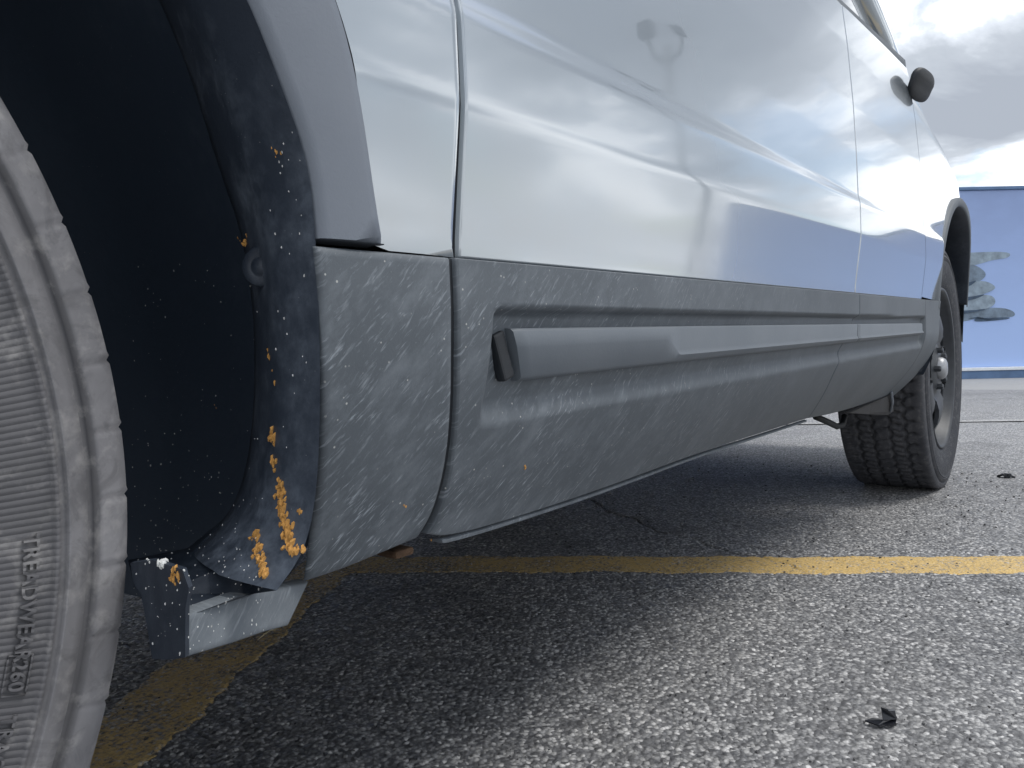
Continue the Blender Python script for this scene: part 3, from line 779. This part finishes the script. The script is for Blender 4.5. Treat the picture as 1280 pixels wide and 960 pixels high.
def splat(path, wdt, n, sz=(0.0008, 0.0022)):
    path = np.array(path, float)
    for _ in range(n):
        t = rnd.random()*(len(path)-1); i = min(int(t), len(path)-2); p = path[i]+(path[i+1]-path[i])*(t-i)
        h_ = hit(p[0]+rnd.gauss(0, wdt), p[1]+rnd.gauss(0, wdt*1.3))
        if h_ is not None: mud.append((h_, rnd.uniform(*sz), rnd.uniform(0.8, 1.8)))
splat([(350, 603), (352, 625), (356, 650), (362, 668), (365, 690)], 3.2, 120)
splat([(365, 690), (376, 686)], 2.0, 14); splat([(318, 665), (322, 690), (326, 702), (334, 722)], 2.8, 60)
splat([(340, 540), (341, 550)], 2.2, 16); splat([(342, 574), (343, 584)], 1.6, 10); splat([(332, 436), (345, 480)], 2.0, 5, (.0006, .0012))
splat([(303, 298), (310, 308)], 3, 12, (.0006, .0014)); splat([(340, 182), (350, 198)], 2.2, 7, (.0005, .0011)); splat([(216, 712), (222, 726)], 3, 16, (.0006, .0014)); splat([(375, 636), (376, 640)], 2, 6, (.0006, .0014))
splat([(656, 583), (657, 586)], 0.8, 4, (.0008, .0012)); splat([(505, 630), (506, 632)], 0.8, 2, (.0008, .001)); splat([(378, 687), (383, 684)], 1, 6)
splat([(270, 507), (272, 510)], 1, 2, (.0005, .001)); splat([(528, 676), (540, 674)], 2, 8, (.0005, .0013))
blobs('dried_mud', mud, MMUD, qp)['label'] = 'orange dried mud stuck to the arch flange'
for su, sv in ((326, 333),):
    sc_ = hit(su, sv)
    if sc_ is not None:
        V, F = lathe_vf([(0.0001, -0.002), (0.0045, -0.002), (0.0052, -0.0005), (0.0062, -0.0008), (0.0105, -0.0012), (0.0115, 0.000), (0.0115, 0.004)], 20)
        o = mesh('screw', V, F, MFP, qp, loc=sc_); o.rotation_euler = (0, 0, R(-62))
gr = []
for _ in range(260):
    u = rnd.uniform(165, 330); v = rnd.uniform(330, 820) if rnd.random() < .35 else rnd.gauss(700, 70)
    h_ = hit(u, v)
    if h_ is not None: gr.append((h_, rnd.uniform(.0002, .00065), rnd.uniform(.8, 1.5)))
for _ in range(30):
    h_ = hit(rnd.gauss(360, 14), rnd.uniform(140, 560))
    if h_ is not None: gr.append((h_, rnd.uniform(.0003, .0008), 1.2))
for _ in range(8):
    h_ = hit(203+rnd.gauss(0, 2.5), 703+rnd.gauss(0, 2.5))
    if h_ is not None: gr.append((h_, .0016, 1.1))
blobs('grit', gr, MGRIT, qp)['label'] = 'white grit specks in the wheel arch'
# rusty bracket ends below the gap
p_ = at(494, 689, y=0.03); V, F = box_vf(tuple(p_), (0.018, 0.02, 0.006)); bevel(mesh('rusty_bracket', V, F, MRUST, car, smooth=False), 0.003, 2)
gp = np.array(smoothline(cR, 3)); V = []  # black strips laid in the door gaps to give them their deep shade
for x, z in gp:
    for dx in (-.004, .0045): V.append((x+dx, -float(o_clad(x, z))+.0042, z))
mesh('gap_shade_strip', V, [(2*i, 2*i+1, 2*i+3, 2*i+2) for i in range(len(gp)-1)], MBLK, car)
V = [(XG1-.001-.012*(z-.5)+dx, -float(o_metal(XG1, z))+.005, z) for z in np.linspace(ztrim(XG1)-.004, .96, 30) for dx in (-.006, .006)]
mesh('gap_shade_strip', V, [(2*i, 2*i+1, 2*i+3, 2*i+2) for i in range(29)], MBLK, car)

# --- front fender
ff = empty('front_fender', (0, 0, 0), car)
FCX, FCZ = WBX+0.01, 0.372
fr_open = 0.462; fr_out = 0.490
def o_fend(x, z): return float(o_metal(x, z))
zhood = lambda x: float(np.interp(x, [2.1, 2.35, 2.6, 2.8, 3.0, 3.3, 3.8], [1.09, 1.075, 1.04, 1.00, .96, .89, .82]))
V, F = [], []; n = 200; K = 26
a0f, a1f = R(8), math.pi-math.atan2(ztrim(2.3)-FCZ, FCX-2.3)+R(0)
a1f = math.pi - math.asin((ztrim(2.33)-FCZ)/fr_out)
def foutl(a):
    dx, dz = math.cos(a), math.sin(a); ts = []
    if dx < -1e-6: ts.append((XG3+0.0008-FCX)/dx)
    if dx > 1e-6: ts.append((3.62-FCX)/dx)
    t = min(ts) if ts else 9
    for _ in range(30):
        x = FCX+dx*t
        if dz > 1e-6: t = min(t, (zhood(x)-FCZ)/dz)
    return max(t, fr_out)
a2f = math.pi-math.atan2(ztrim(XG3)-FCZ, FCX-XG3-0.002)
angs = [a0f+(a2f-a0f)*i/n for i in range(n+1)]
for a in angs:
    ri = fr_out-.002
    if a > a1f: ri = max(ri, (ztrim(FCX+fr_out*math.cos(a))+.0005-FCZ)/math.sin(a))
    ro = max(foutl(a), ri+.0005)
    for k in range(K):
        t = k/(K-1); r = ri+(ro-ri)*t; x = FCX+r*math.cos(a); z = FCZ+r*math.sin(a)
        rnd_top = 0.05*max(0, (z-(zhood(x)-0.10))/0.10)**2
        V.append((x, -o_fend(x, z)+rnd_top, z))
for i in range(n):
    for k in range(K-1): F.append((i*K+k, i*K+k+1, (i+1)*K+k+1, (i+1)*K+k))
mesh('fender_skin', V, F, MP, ff)
# arch flare of the front wheel with its return, then liner
V, F = [], []; n = 150
def openr(a):   # radius of the opening: the rear lower edge follows the measured outline
    return fr_open
prof = lambda a: [(fr_open+.0022, .0322), (fr_open+.0024, .0326), (fr_open+.0035, .0345), (fr_open+.005, .0355), (fr_open+.009, .0362), (.5*(fr_open+fr_out), .0372), (fr_out-.006, .0372), (fr_out-.001, .034), (fr_out, .018)]
K = 9
for i in range(n+1):
    a = R(24)+(a1f+R(2)-R(24))*i/n
    for r, o in prof(a):
        x = FCX+r*math.cos(a); z = FCZ+r*math.sin(a); V.append((x, -(o-float(front_taper(x))-float(tuck(x, z))*0.6), z))
for i in range(n):
    for k in range(K-1): F.append((i*K+k, i*K+k+1, (i+1)*K+k+1, (i+1)*K+k))
autosmooth(mesh('arch_flare', V, F, MC, ff), 55)
V, F = [], []
for i in range(n+1):
    a = R(26)+(R(182)-R(26))*i/n
    for r, o in ((fr_open+.012, -.06), (fr_open+.004, -.03), (fr_open, .0), (fr_open, .026), (fr_open+.0021, .0322)):
        x = FCX+r*math.cos(a); z = FCZ+r*math.sin(a); V.append((x, -(o-float(front_taper(x))-float(tuck(x, z))*0.6), z))
for i in range(n):
    for k in range(4): F.append((i*5+k, i*5+k+1, (i+1)*5+k+1, (i+1)*5+k))
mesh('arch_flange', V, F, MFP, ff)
# cladding between door and arch
aE = []
for a in np.linspace(a1f, R(180+14), 14): aE.append((FCX+(fr_open+.001)*math.cos(a), FCZ+(fr_open+.001)*math.sin(a)))
aE = aE[::-1]
aEl = [(FCX+fr_out*math.cos(a1f)-.0, zt(2.33))]
Ledge = [(xj+.0012, float(z)) for z in np.linspace(0.306, zt(xj), 12)]
Redge = aE + [(aE[-1][0]+.012, zt(2.36))]
pB = [Ledge[0], (2.24, 0.303), (2.31, 0.292), Redge[0]]
Redge[0] = (2.352, 0.283)
pB[-1] = Redge[0]
Tedge = [(x, zt(x)) for x in np.linspace(Ledge[-1][0], Redge[-1][0], 8)]; Redge[-1] = Tedge[-1]
panel('lower_cladding', Ledge, smoothline(Redge, 2), smoothline(pB, 2), Tedge, o_clad, MC, ff, 0.006, thick=0.02, roll=0.0016)
V, F = [], []; n = 90; ys = [0.0, 0.12, 0.22, 0.34, 0.40]; rr_ = [.470, .49, .50, .49, .45]
for i in range(n+1):
    a = R(26)+R(155)*i/n
    for y, r in zip(ys, rr_): V.append((FCX+r*math.cos(a), y+float(front_taper(FCX+r*math.cos(a))), FCZ+r*math.sin(a)))
    V.append((FCX+.1*math.cos(a), 0.42, FCZ+.1*math.sin(a)))
K = 6
for i in range(n):
    for k in range(K-1): F.append((i*K+k, i*K+k+1, (i+1)*K+k+1, (i+1)*K+k))
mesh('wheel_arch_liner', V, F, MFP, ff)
# splash shield lip and little hanging hook behind the front wheel
q = [at(1062, 516, y=0.05), at(1112, 494, y=0.05), at(1116, 492, y=0.045), at(1117, 514, y=0.06), at(1110, 519, y=0.07), at(1066, 517, y=0.08)]
V = [tuple(v) for v in q] + [(v[0]+.004, v[1]+.012, v[2]) for v in q]; n = 6
mesh('splash_shield', V, [tuple(range(n)), tuple(range(2*n-1, n-1, -1))]+[(i, (i+1) % n, n+(i+1) % n, n+i) for i in range(n)], MUND, ff, smooth=False)
mesh('shield_edge', *tube_vf([at(1114, 490, y=0.042), at(1115.5, 503, y=0.05), at(1113, 514, y=0.06)], 0.0035, 8), MFL, ff)
mesh('drain_hose', *tube_vf([at(1020, 521, y=0.16), at(1034, 527, y=0.16), at(1046, 533, y=0.16), at(1053, 531, y=0.16), at(1056, 520, y=0.16)], 0.008, 8), MBLK, car)

# --- bumpers and body shell behind the skins
def shell():
    xs = [-1.04, -1.03, -0.55, -0.5401, -0.54, 0.54, 0.5401, 0.56, 1.2, 1.75, 2.12, 2.28, 2.2801, 3.30, 3.3001, 3.5, 3.62]
    V, F = [], []; K = 14
    for x in xs:
        wheelz = -0.541 < x < 0.5405 or 2.28005 < x < 3.30005
        zl = 0.90 if wheelz else 0.315
        zs = 0.93 if x < 2.0 else zhood(x)-0.03
        yo = 0.075 if x < 2.2 else 0.085+float(front_taper(x))
        if x < 2.12: ht = 1.62 if x > -0.9 else 1.5
        elif x < 2.2: ht = 1.06
        else: ht = zhood(x)+0.06
        if 1.6 < x < 2.1: ht = 1.50-0.7*(x-1.6)
        cab = ht > 1.2
        zb_ = max(zs, 0.935) if cab else zs
        half = [(YC, 0.42), (0.40, 0.42), (0.36, zl+.02 if wheelz else 0.40), (yo+0.06, zl), (yo, zl+0.03), (yo, zs)]  # floor set high, out of sight, to let more light under the body
        if cab: half += [(yo+.17*(ht-1.0)/.6, ht-0.12), (yo+.32, ht-.02), (YC, ht)]
        else: half += [(yo+.05, zs+.04), (yo+.3, zs+.075), (YC, zs+.1)]
        sec = half + [(2*YC-y, z) for y, z in half[-2:0:-1]]
        V += [(x, y, z) for y, z in sec]; K = len(sec)
    for i in range(len(xs)-1):
        for k in range(K): F.append((i*K+k, i*K+(k+1) % K, (i+1)*K+(k+1) % K, (i+1)*K+k))
    F.append(tuple(range(K))); F.append(tuple((len(xs)-1)*K+k for k in range(K)))
    return V, F
autosmooth(mesh('body_shell', *shell(), MUND, car), 30)
# painted hood and roof sheets over the shell
def sheet(name, xs, yfun, zfun, mat, parent, ny=14):
    V, F = [], []
    for x in xs:
        y0, y1 = yfun(x)
        for j in range(ny+1):
            t = j/ny; y = y0+(y1-y0)*t; V.append((x, y, zfun(x, t)))
    n1 = ny+1
    for i in range(len(xs)-1):
        for j in range(ny): F.append((i*n1+j, i*n1+j+1, (i+1)*n1+j+1, (i+1)*n1+j))
    o = mesh(name, V, F, mat, parent)
    md = o.modifiers.new('solid', 'SOLIDIFY'); md.thickness = 0.02; md.offset = -1
    return o
sheet('hood', list(np.linspace(2.16, 3.62, 24)), lambda x: (0.02+float(front_taper(x)), 2*YC-0.02-float(front_taper(x))), lambda x, t: zhood(x)-0.004+0.16*(1-(2*t-1)**4)*.9, MP, car, 30)
sheet('roof', list(np.linspace(-1.0, 1.66, 20)), lambda x: (0.30, 2*YC-0.30), lambda x, t: 1.63+0.07*(1-(2*t-1)**2)-0.02*((x-.4)/1.3)**2, MP, car)
for side, x0, x1, nm in ((0, -1.16, -1.0, 'rear_bumper'), (1, 3.55, 3.70, 'front_bumper')):
    V, F = box_vf(((x0+x1)/2, YC, 0.50), (abs(x1-x0)+.1, 1.72, 0.40)); bevel(mesh(nm, V, F, MCF, car, smooth=False), 0.05, 4)
# windows, belt moulding, pillars on the near side
def zglass(x): return 1.020 + 0.11*(x-1.593)
def green(x, t):    # up the glass, leaning inward
    zt_ = 1.50 if x < 1.55 else 1.50-0.55*(x-1.55)
    return zt_
def glasspanel(name, x0, x1, mat, parent, lift=0.0, top=None, n=24, m_=10):
    V, F = [], []
    for i in range(n+1):
        x = x0+(x1-x0)*i/n; za = zglass(x)+.016; zt_ = max(za+.01, top(x) if top else 1.50)
        for j in range(m_+1):
            z = za+(zt_-za)*j/m_; o = -0.024-0.16*(z-0.98)-0.22*(z-.98)**2+lift-0.0*x
            V.append((x, -o, z))
    for i in range(n):
        for j in range(m_): F.append((i*(m_+1)+j, i*(m_+1)+j+1, (i+1)*(m_+1)+j+1, (i+1)*(m_+1)+j))
    o = mesh(name, V, F, mat, parent); md = o.modifiers.new('solid', 'SOLIDIFY'); md.thickness = 0.006; md.offset = -1
    return o
atop = lambda x: min(1.52, 1.13+0.68*max(0, 2.22-x))
glasspanel('window', 0.62, 1.50, MGL, rd, 0, lambda x: 1.50); glasspanel('window', 1.60, 2.14, MGL, fd, 0, lambda x: atop(x)-0.05)
glasspanel('pillar', 1.505, 1.595, MBLK, car, 0.004, lambda x: 1.52)
glasspanel('pillar', -0.98, 0.615, MGL, car, 0.002, lambda x: 1.50)
V, F = [], []      # windscreen pillar, a rounded painted bar
P = [(2.36, 0.055, 1.085), (2.20, 0.07, 1.16), (2.0, 0.10, 1.28), (1.8, 0.14, 1.41), (1.62, 0.19, 1.53), (1.5, 0.24, 1.60)]
mesh('windscreen_pillar', *tube_vf(P, [0.03, .034, .036, .036, .036, .036], 12), MP, car)
mesh('windscreen_pillar', *tube_vf([(x, 2*YC-y, z) for x, y, z in P], 0.036, 12), MP, car)
V = [(2.33, 0.10, 1.05), (2.33, 2*YC-.10, 1.05), (1.55, 2*YC-.30, 1.62), (1.55, 0.30, 1.62)]
mesh('windscreen', V+[(x+.01, y, z+.01) for x, y, z in V], [(0, 1, 2, 3), (4, 5, 6, 7), (0, 1, 5, 4), (1, 2, 6, 5), (2, 3, 7, 6), (3, 0, 4, 7)], MGL, car, smooth=False)
for (x0, x1, par_) in ((0.60, 1.545, rd), (1.556, 2.18, fd)):
    V, F = [], []; n = 24; K = 6
    for i in range(n+1):
        x = x0+(x1-x0)*i/n; z = zglass(x)
        for dz, o in ((-.020, -.05), (-.020, -.010), (-.014, -.004), (.010, -.006), (.020, -.018), (.020, -.06)): V.append((x, -o, z+dz))
    for i in range(n):
        for k in range(K-1): F.append((i*K+k, i*K+k+1, (i+1)*K+k+1, (i+1)*K+k))
    F += [tuple(range(K)), tuple(n*K+k for k in range(K))]
    autosmooth(mesh('belt_moulding', V, F, MC, par_), 50)
# mirror, folded close to the door
mir = empty('door_mirror', (0, 0, 0), car)
mc = Vector(at(1150, 106, y=-0.026)); print('mirror', mc)
bm = bmesh.new(); bmesh.ops.create_uvsphere(bm, u_segments=24, v_segments=16, radius=1)
for v in bm.verts:
    x, y, z = [math.copysign(abs(c_)**0.72, c_) for c_ in v.co]; x, y, z = x*.93, y*.93, z*.93; s = 1 if x > 0 else 0.8
    v.co = Vector((x*0.075*s, y*0.0115*(1.15 if z > 0 else .9), z*0.036)) + Vector((0, 0.02*z*z*0, 0))
me = bpy.data.meshes.new('mirror_housing'); bm.to_mesh(me); bm.free(); me.polygons.foreach_set('use_smooth', [True]*len(me.polygons)); me.materials.append(MBLK)
mo = bpy.data.objects.new('mirror_housing', me); col.objects.link(mo); mo.parent = mir; mo.location = mc; mo.rotation_euler = (R(22), 0, R(-8))
mesh('mirror_arm', *tube_vf([mc+Vector((.03, .01, 0.0)), mc+Vector((.06, .06, -.01))], 0.012, 10), MBLK, mir)

# --- wheels
def make_wheel(x, y, z, tyremat, rear):
    wv = empty('wheel', (x, y, z), car)
    # tyre section: outer face looks to -y; y measured from the outer face plane
    half = [(0.236, .028), (0.245, .018), (0.262, .012), (0.285, .0075), (0.300, .0060), (0.318, .0066), (0.3245, .0075), (0.3250, .0062), (0.3268, .0060), (0.3272, .0078), (0.3300, .0080), (0.3304, .0064), (0.3312, .0062), (0.3320, .0070),
            (0.3395, .0090), (0.3405, .0125), (0.3440, .0135), (0.3452, .0105), (0.3475, .0112), (0.3550, .0128), (0.3604, .0160), (0.3628, .0220), (0.3634, .0350)]
    n = 1120 if rear else 840; M_ = 16 if rear else 8
    V, F = [], []; K = len(half)
    back = [(r, 0.245-yy) for r, yy in half[::-1]]
    mid = []
    gro = [0.085, 0.122, 0.160]
    ysm = [0.060]
    for g_ in gro: ysm += [g_-.0055, g_-.0045, g_+.0045, g_+.0055]
    ysm.append(0.185)
    if not rear: ysm = list(np.linspace(0.040, 0.205, 40))
    for yy in ysm:
        deep = rear and any(abs(yy-g_) < .005 for g_ in gro); mid.append((0.3635-(0.007 if deep else 0)-0.0008*(abs(yy-.1225)/.06)**2, yy))
    H = len(half)
    def tread(th, yy):
        # all-terrain blocks: four wavy grooves and staggered cross cuts
        wv_ = 0.004*math.sin(th*60); rows = [0.062, 0.100, 0.145, 0.183]; row = sum(yy > g0+wv_ for g0 in rows)
        if any(abs(yy-g0-wv_) < .0045 for g0 in rows): return 0.0085
        ph_ = (th*60/(2*math.pi)*1.0 + row*0.37 + (yy-.12)*6*(1 if row % 2 else -1)) % 1.0
        if ph_ < 0.22: return 0.0080
        if row in (1, 3) and 0.55 < ph_ < 0.66: return 0.004
        return 0.0
    prof = half + mid + back; K = len(prof)
    for i in range(n):
        th = 2*math.pi*i/n; ph = (i % 8)
        for k, (r, yy) in enumerate(prof):
            cut = 0.0
            outer = r > 0.3455
            if outer:
                sh = int((yy-0.02)/0.245*10)
                ph2 = (i + (sh if 22 < k < len(prof)-22 else 0)*3) % M_
                if ph2 == 0 or (not rear and 22 < k < len(prof)-22 and ph2 in (1, 4, 5) and yy > .066):
                    cut = (0.0055 if yy > .066 else .0008) if 22 <= k < len(prof)-22 else 0.0011
                    if not (22 <= k < len(prof)-22) and r > 0.3585: cut = 0.0009
                elif ph2 == 1 and k < 22: cut = -0.0004
            if not rear and H <= k < len(prof)-H: cut = tread(th, yy)
            rr2 = r-cut; y2 = yy
            if outer and k < 22 and cut and rear: y2 = yy+abs(cut)*0.5*(1 if cut > 0 else -1)
            # tyre flattened where it stands
            zz_ = rr2*math.sin(th)
            if zz_ < -0.3612: zz_ = -0.3612 - (0)*0
            V.append((rr2*math.cos(th), y2, zz_))
    for i in range(n):
        j = (i+1) % n
        for a in range(K-1): F.append((i*K+a, i*K+a+1, j*K+a+1, j*K+a))
    ty = mesh('tyre', V, F, tyremat, wv)
    # rim: lip, barrel, dished disc with openings
    rp = [(0.240, .024), (0.243, .018), (0.240, .014), (0.234, .016), (0.231, .024), (0.226, .040), (0.219, .050), (0.214, .075), (0.210, .12), (0.210, .20), (0.225, .225), (0.238, .228)]
    mesh('rim', *lathe_vf(rp, 96), MRIM, wv)
    V, F = [], []; rs = [0.0, .034, .060, .072, .082, .100, .125, .150, .172, .188, .200, .213]
    ysd = [.026, .026, .027, .034, .038, .032, .026, .027, .032, .040, .046, .050]
    n = 100
    for r, yy in zip(rs, ysd):
        for i in range(n): th = 2*math.pi*i/n; V.append((r*math.cos(th), yy, r*math.sin(th)))
    for k in range(len(rs)-1):
        for i in range(n):
            ph = (i % 20)-9.5; rm = (rs[k]+rs[k+1])/2
            hole = 0.098 < rm < 0.192 and (abs(ph)/5.6)**2 + ((rm-.147)/.047)**2 < 1
            if not hole: F.append((k*n+i, k*n+(i+1) % n, (k+1)*n+(i+1) % n, (k+1)*n+i))
    nb = len(V)
    F2 = [tuple(nb+i for i in f) for f in F]; V2 = V+[(a, b+.012, c) for a, b, c in V]
    # side walls along free edges
    from collections import Counter
    cnt = Counter()
    for f in F:
        for a, b in zip(f, f[1:]+f[:1]): cnt[(min(a, b), max(a, b))] += 1
    W = [(a, b, nb+b, nb+a) for (a, b), c in cnt.items() if c == 1]
    autosmooth(mesh('wheel_disc', V2, F+F2+W, MRIM, wv), 50)
    mesh('hub_cap', *lathe_vf([(0.0001, .004), (0.020, .005), (0.028, .009), (0.033, .017), (0.034, .030)], 32), MCAP, wv)
    for k in range(5):
        th = 2*math.pi*(k+.5)/5; V, F = lathe_vf([(0.0001, -.012), (0.007, -.012), (0.0095, -.009), (0.0095, .012)], 6)
        mesh('lug_nut', V, F, MRIM, wv, loc=(0.0572*math.cos(th), 0.024, 0.0572*math.sin(th)), smooth=False)
    mesh('brake_disc', *lathe_vf([(0.05, .10), (0.165, .10), (0.165, .125), (0.05, .125)], 40), MSTEEL, wv)
    return wv
rw = make_wheel(0, 0.006, WR-0.0022, MTR, True)
fw_ = make_wheel(WBX, 0.002, WR-0.0022, MTF, False)
# raised lettering on the rear tyre, running clockwise with letter tops outward
fontc = 0
def arc_text(txt, r0, ang0, h, letter_gap=1.0, outline_=False):
    cu = bpy.data.curves.new('lettering', 'FONT'); cu.body = txt; cu.size = h*1.38; cu.extrude = 0.0007; cu.space_character = letter_gap; cu.resolution_u = 3; cu.offset = 0.0002
    to_ = bpy.data.objects.new('lettering', cu); col.objects.link(to_); dg = bpy.context.evaluated_depsgraph_get(); me = bpy.data.meshes.new_from_object(to_.evaluated_get(dg)); bpy.data.objects.remove(to_)
    for v in me.vertices:
        a = ang0 - v.co.x/r0; r = r0+v.co.y; v.co = Vector((r*math.cos(a), 0.0056-0.0002 - v.co.z, r*math.sin(a)))
    me.update(); me.materials.clear(); me.materials.append(MTR)
    o = bpy.data.objects.new('lettering', me); col.objects.link(o); o.parent = rw; return o
arc_text('TREADWEAR', 0.3120, R(-1.7), 0.0062, 1.05); arc_text('260', 0.3120, R(-11.3), 0.0058, 1.05); arc_text('TRACTION A', 0.3120, R(-15.3), 0.0058, 1.05)
arc_text('E4 0258', 0.2975, R(-10.5), 0.0055, 1.05)
def ring_box(r0, r1, a0, a1):
    P = []; n = 12
    for i in range(n+1): P.append((r1, a0+(a1-a0)*i/n))
    for i in range(n+1): P.append((r0, a1+(a0-a1)*i/n))
    V = [Vector((r*math.cos(a), 0.0058, r*math.sin(a))) for r, a in P]; V.append(V[0]); return tube_vf(V, 0.0005, 6)
mesh('lettering_frame', *ring_box(0.3100, 0.3192, R(-10.9), R(-13.9)), MTR, rw)
def copywheel(src, loc):
    c = src.copy(); col.objects.link(c); c.location = loc; c.rotation_euler = (0, 0, R(180)); c.parent = car
    for ch in src.children: d = ch.copy(); col.objects.link(d); d.parent = c
copywheel(fw_, (WBX, 2*YC, WR-0.0022)); copywheel(fw_, (0, 2*YC, WR-0.0022))
for x in (0, WBX): mesh('axle', *tube_vf([(x, 0.15, WR), (x, 2*YC-.15, WR)], 0.035, 10), MUND, car)

# ------------------------------------------------------------------ litter
s0 = at(1103, 908, z=0.004)
def P3(u, v, z): return Vector(at(u, v, z=z))
V = [P3(1081, 902, .004), P3(1098, 908, .004), P3(1119, 907, .004), P3(1120, 895, .006), P3(1104, 900, .007), P3(1090, 899, .007)]
V += [P3(1103, 898, .010), P3(1101, 884, .020), P3(1110, 887, .022), P3(1118, 887, .019), P3(1120, 897, .010)]
F = [(0, 1, 4, 5), (1, 2, 3, 4), (4, 3, 10, 6), (6, 10, 9, 8, 7)]
o = mesh('plastic_shard', [v for v in V], F, mat_simple('black_glossy_plastic', (0.02, 0.022, 0.028), 0.15, 0, 0.2, 90), smooth=False)
md = o.modifiers.new('solid', 'SOLIDIFY'); md.thickness = 0.002
props(o, 'small broken shard of glossy black plastic on the near asphalt, below the yellow stripe', 'debris')
pp = P3(1257, 596, .004)
parts = []
for k in range(5):
    V, F = box_vf((pp.x+rnd.uniform(-.012, .012), pp.y+rnd.uniform(-.014, .014), .008), (.016, .022, .006), Matrix.Rotation(rnd.uniform(0, 3), 3, 'Z') @ Matrix.Rotation(.4, 3, 'X')); parts.append((V, F))
props(mesh('leaf_scrap', *join(parts), MBLK, smooth=False), 'dark scrap on the pale asphalt to the right of the front wheel', 'debris')
tw_ = [P3(322, 800, .004), P3(330, 793, .010), P3(338, 788, .012), P3(346, 787, .008)]
props(mesh('twig', *tube_vf(tw_, 0.0008, 6), mat_simple('pale_straw', (0.45, 0.38, 0.25), 0.8)), 'thin pale straw lying just below the arch corner', 'debris')
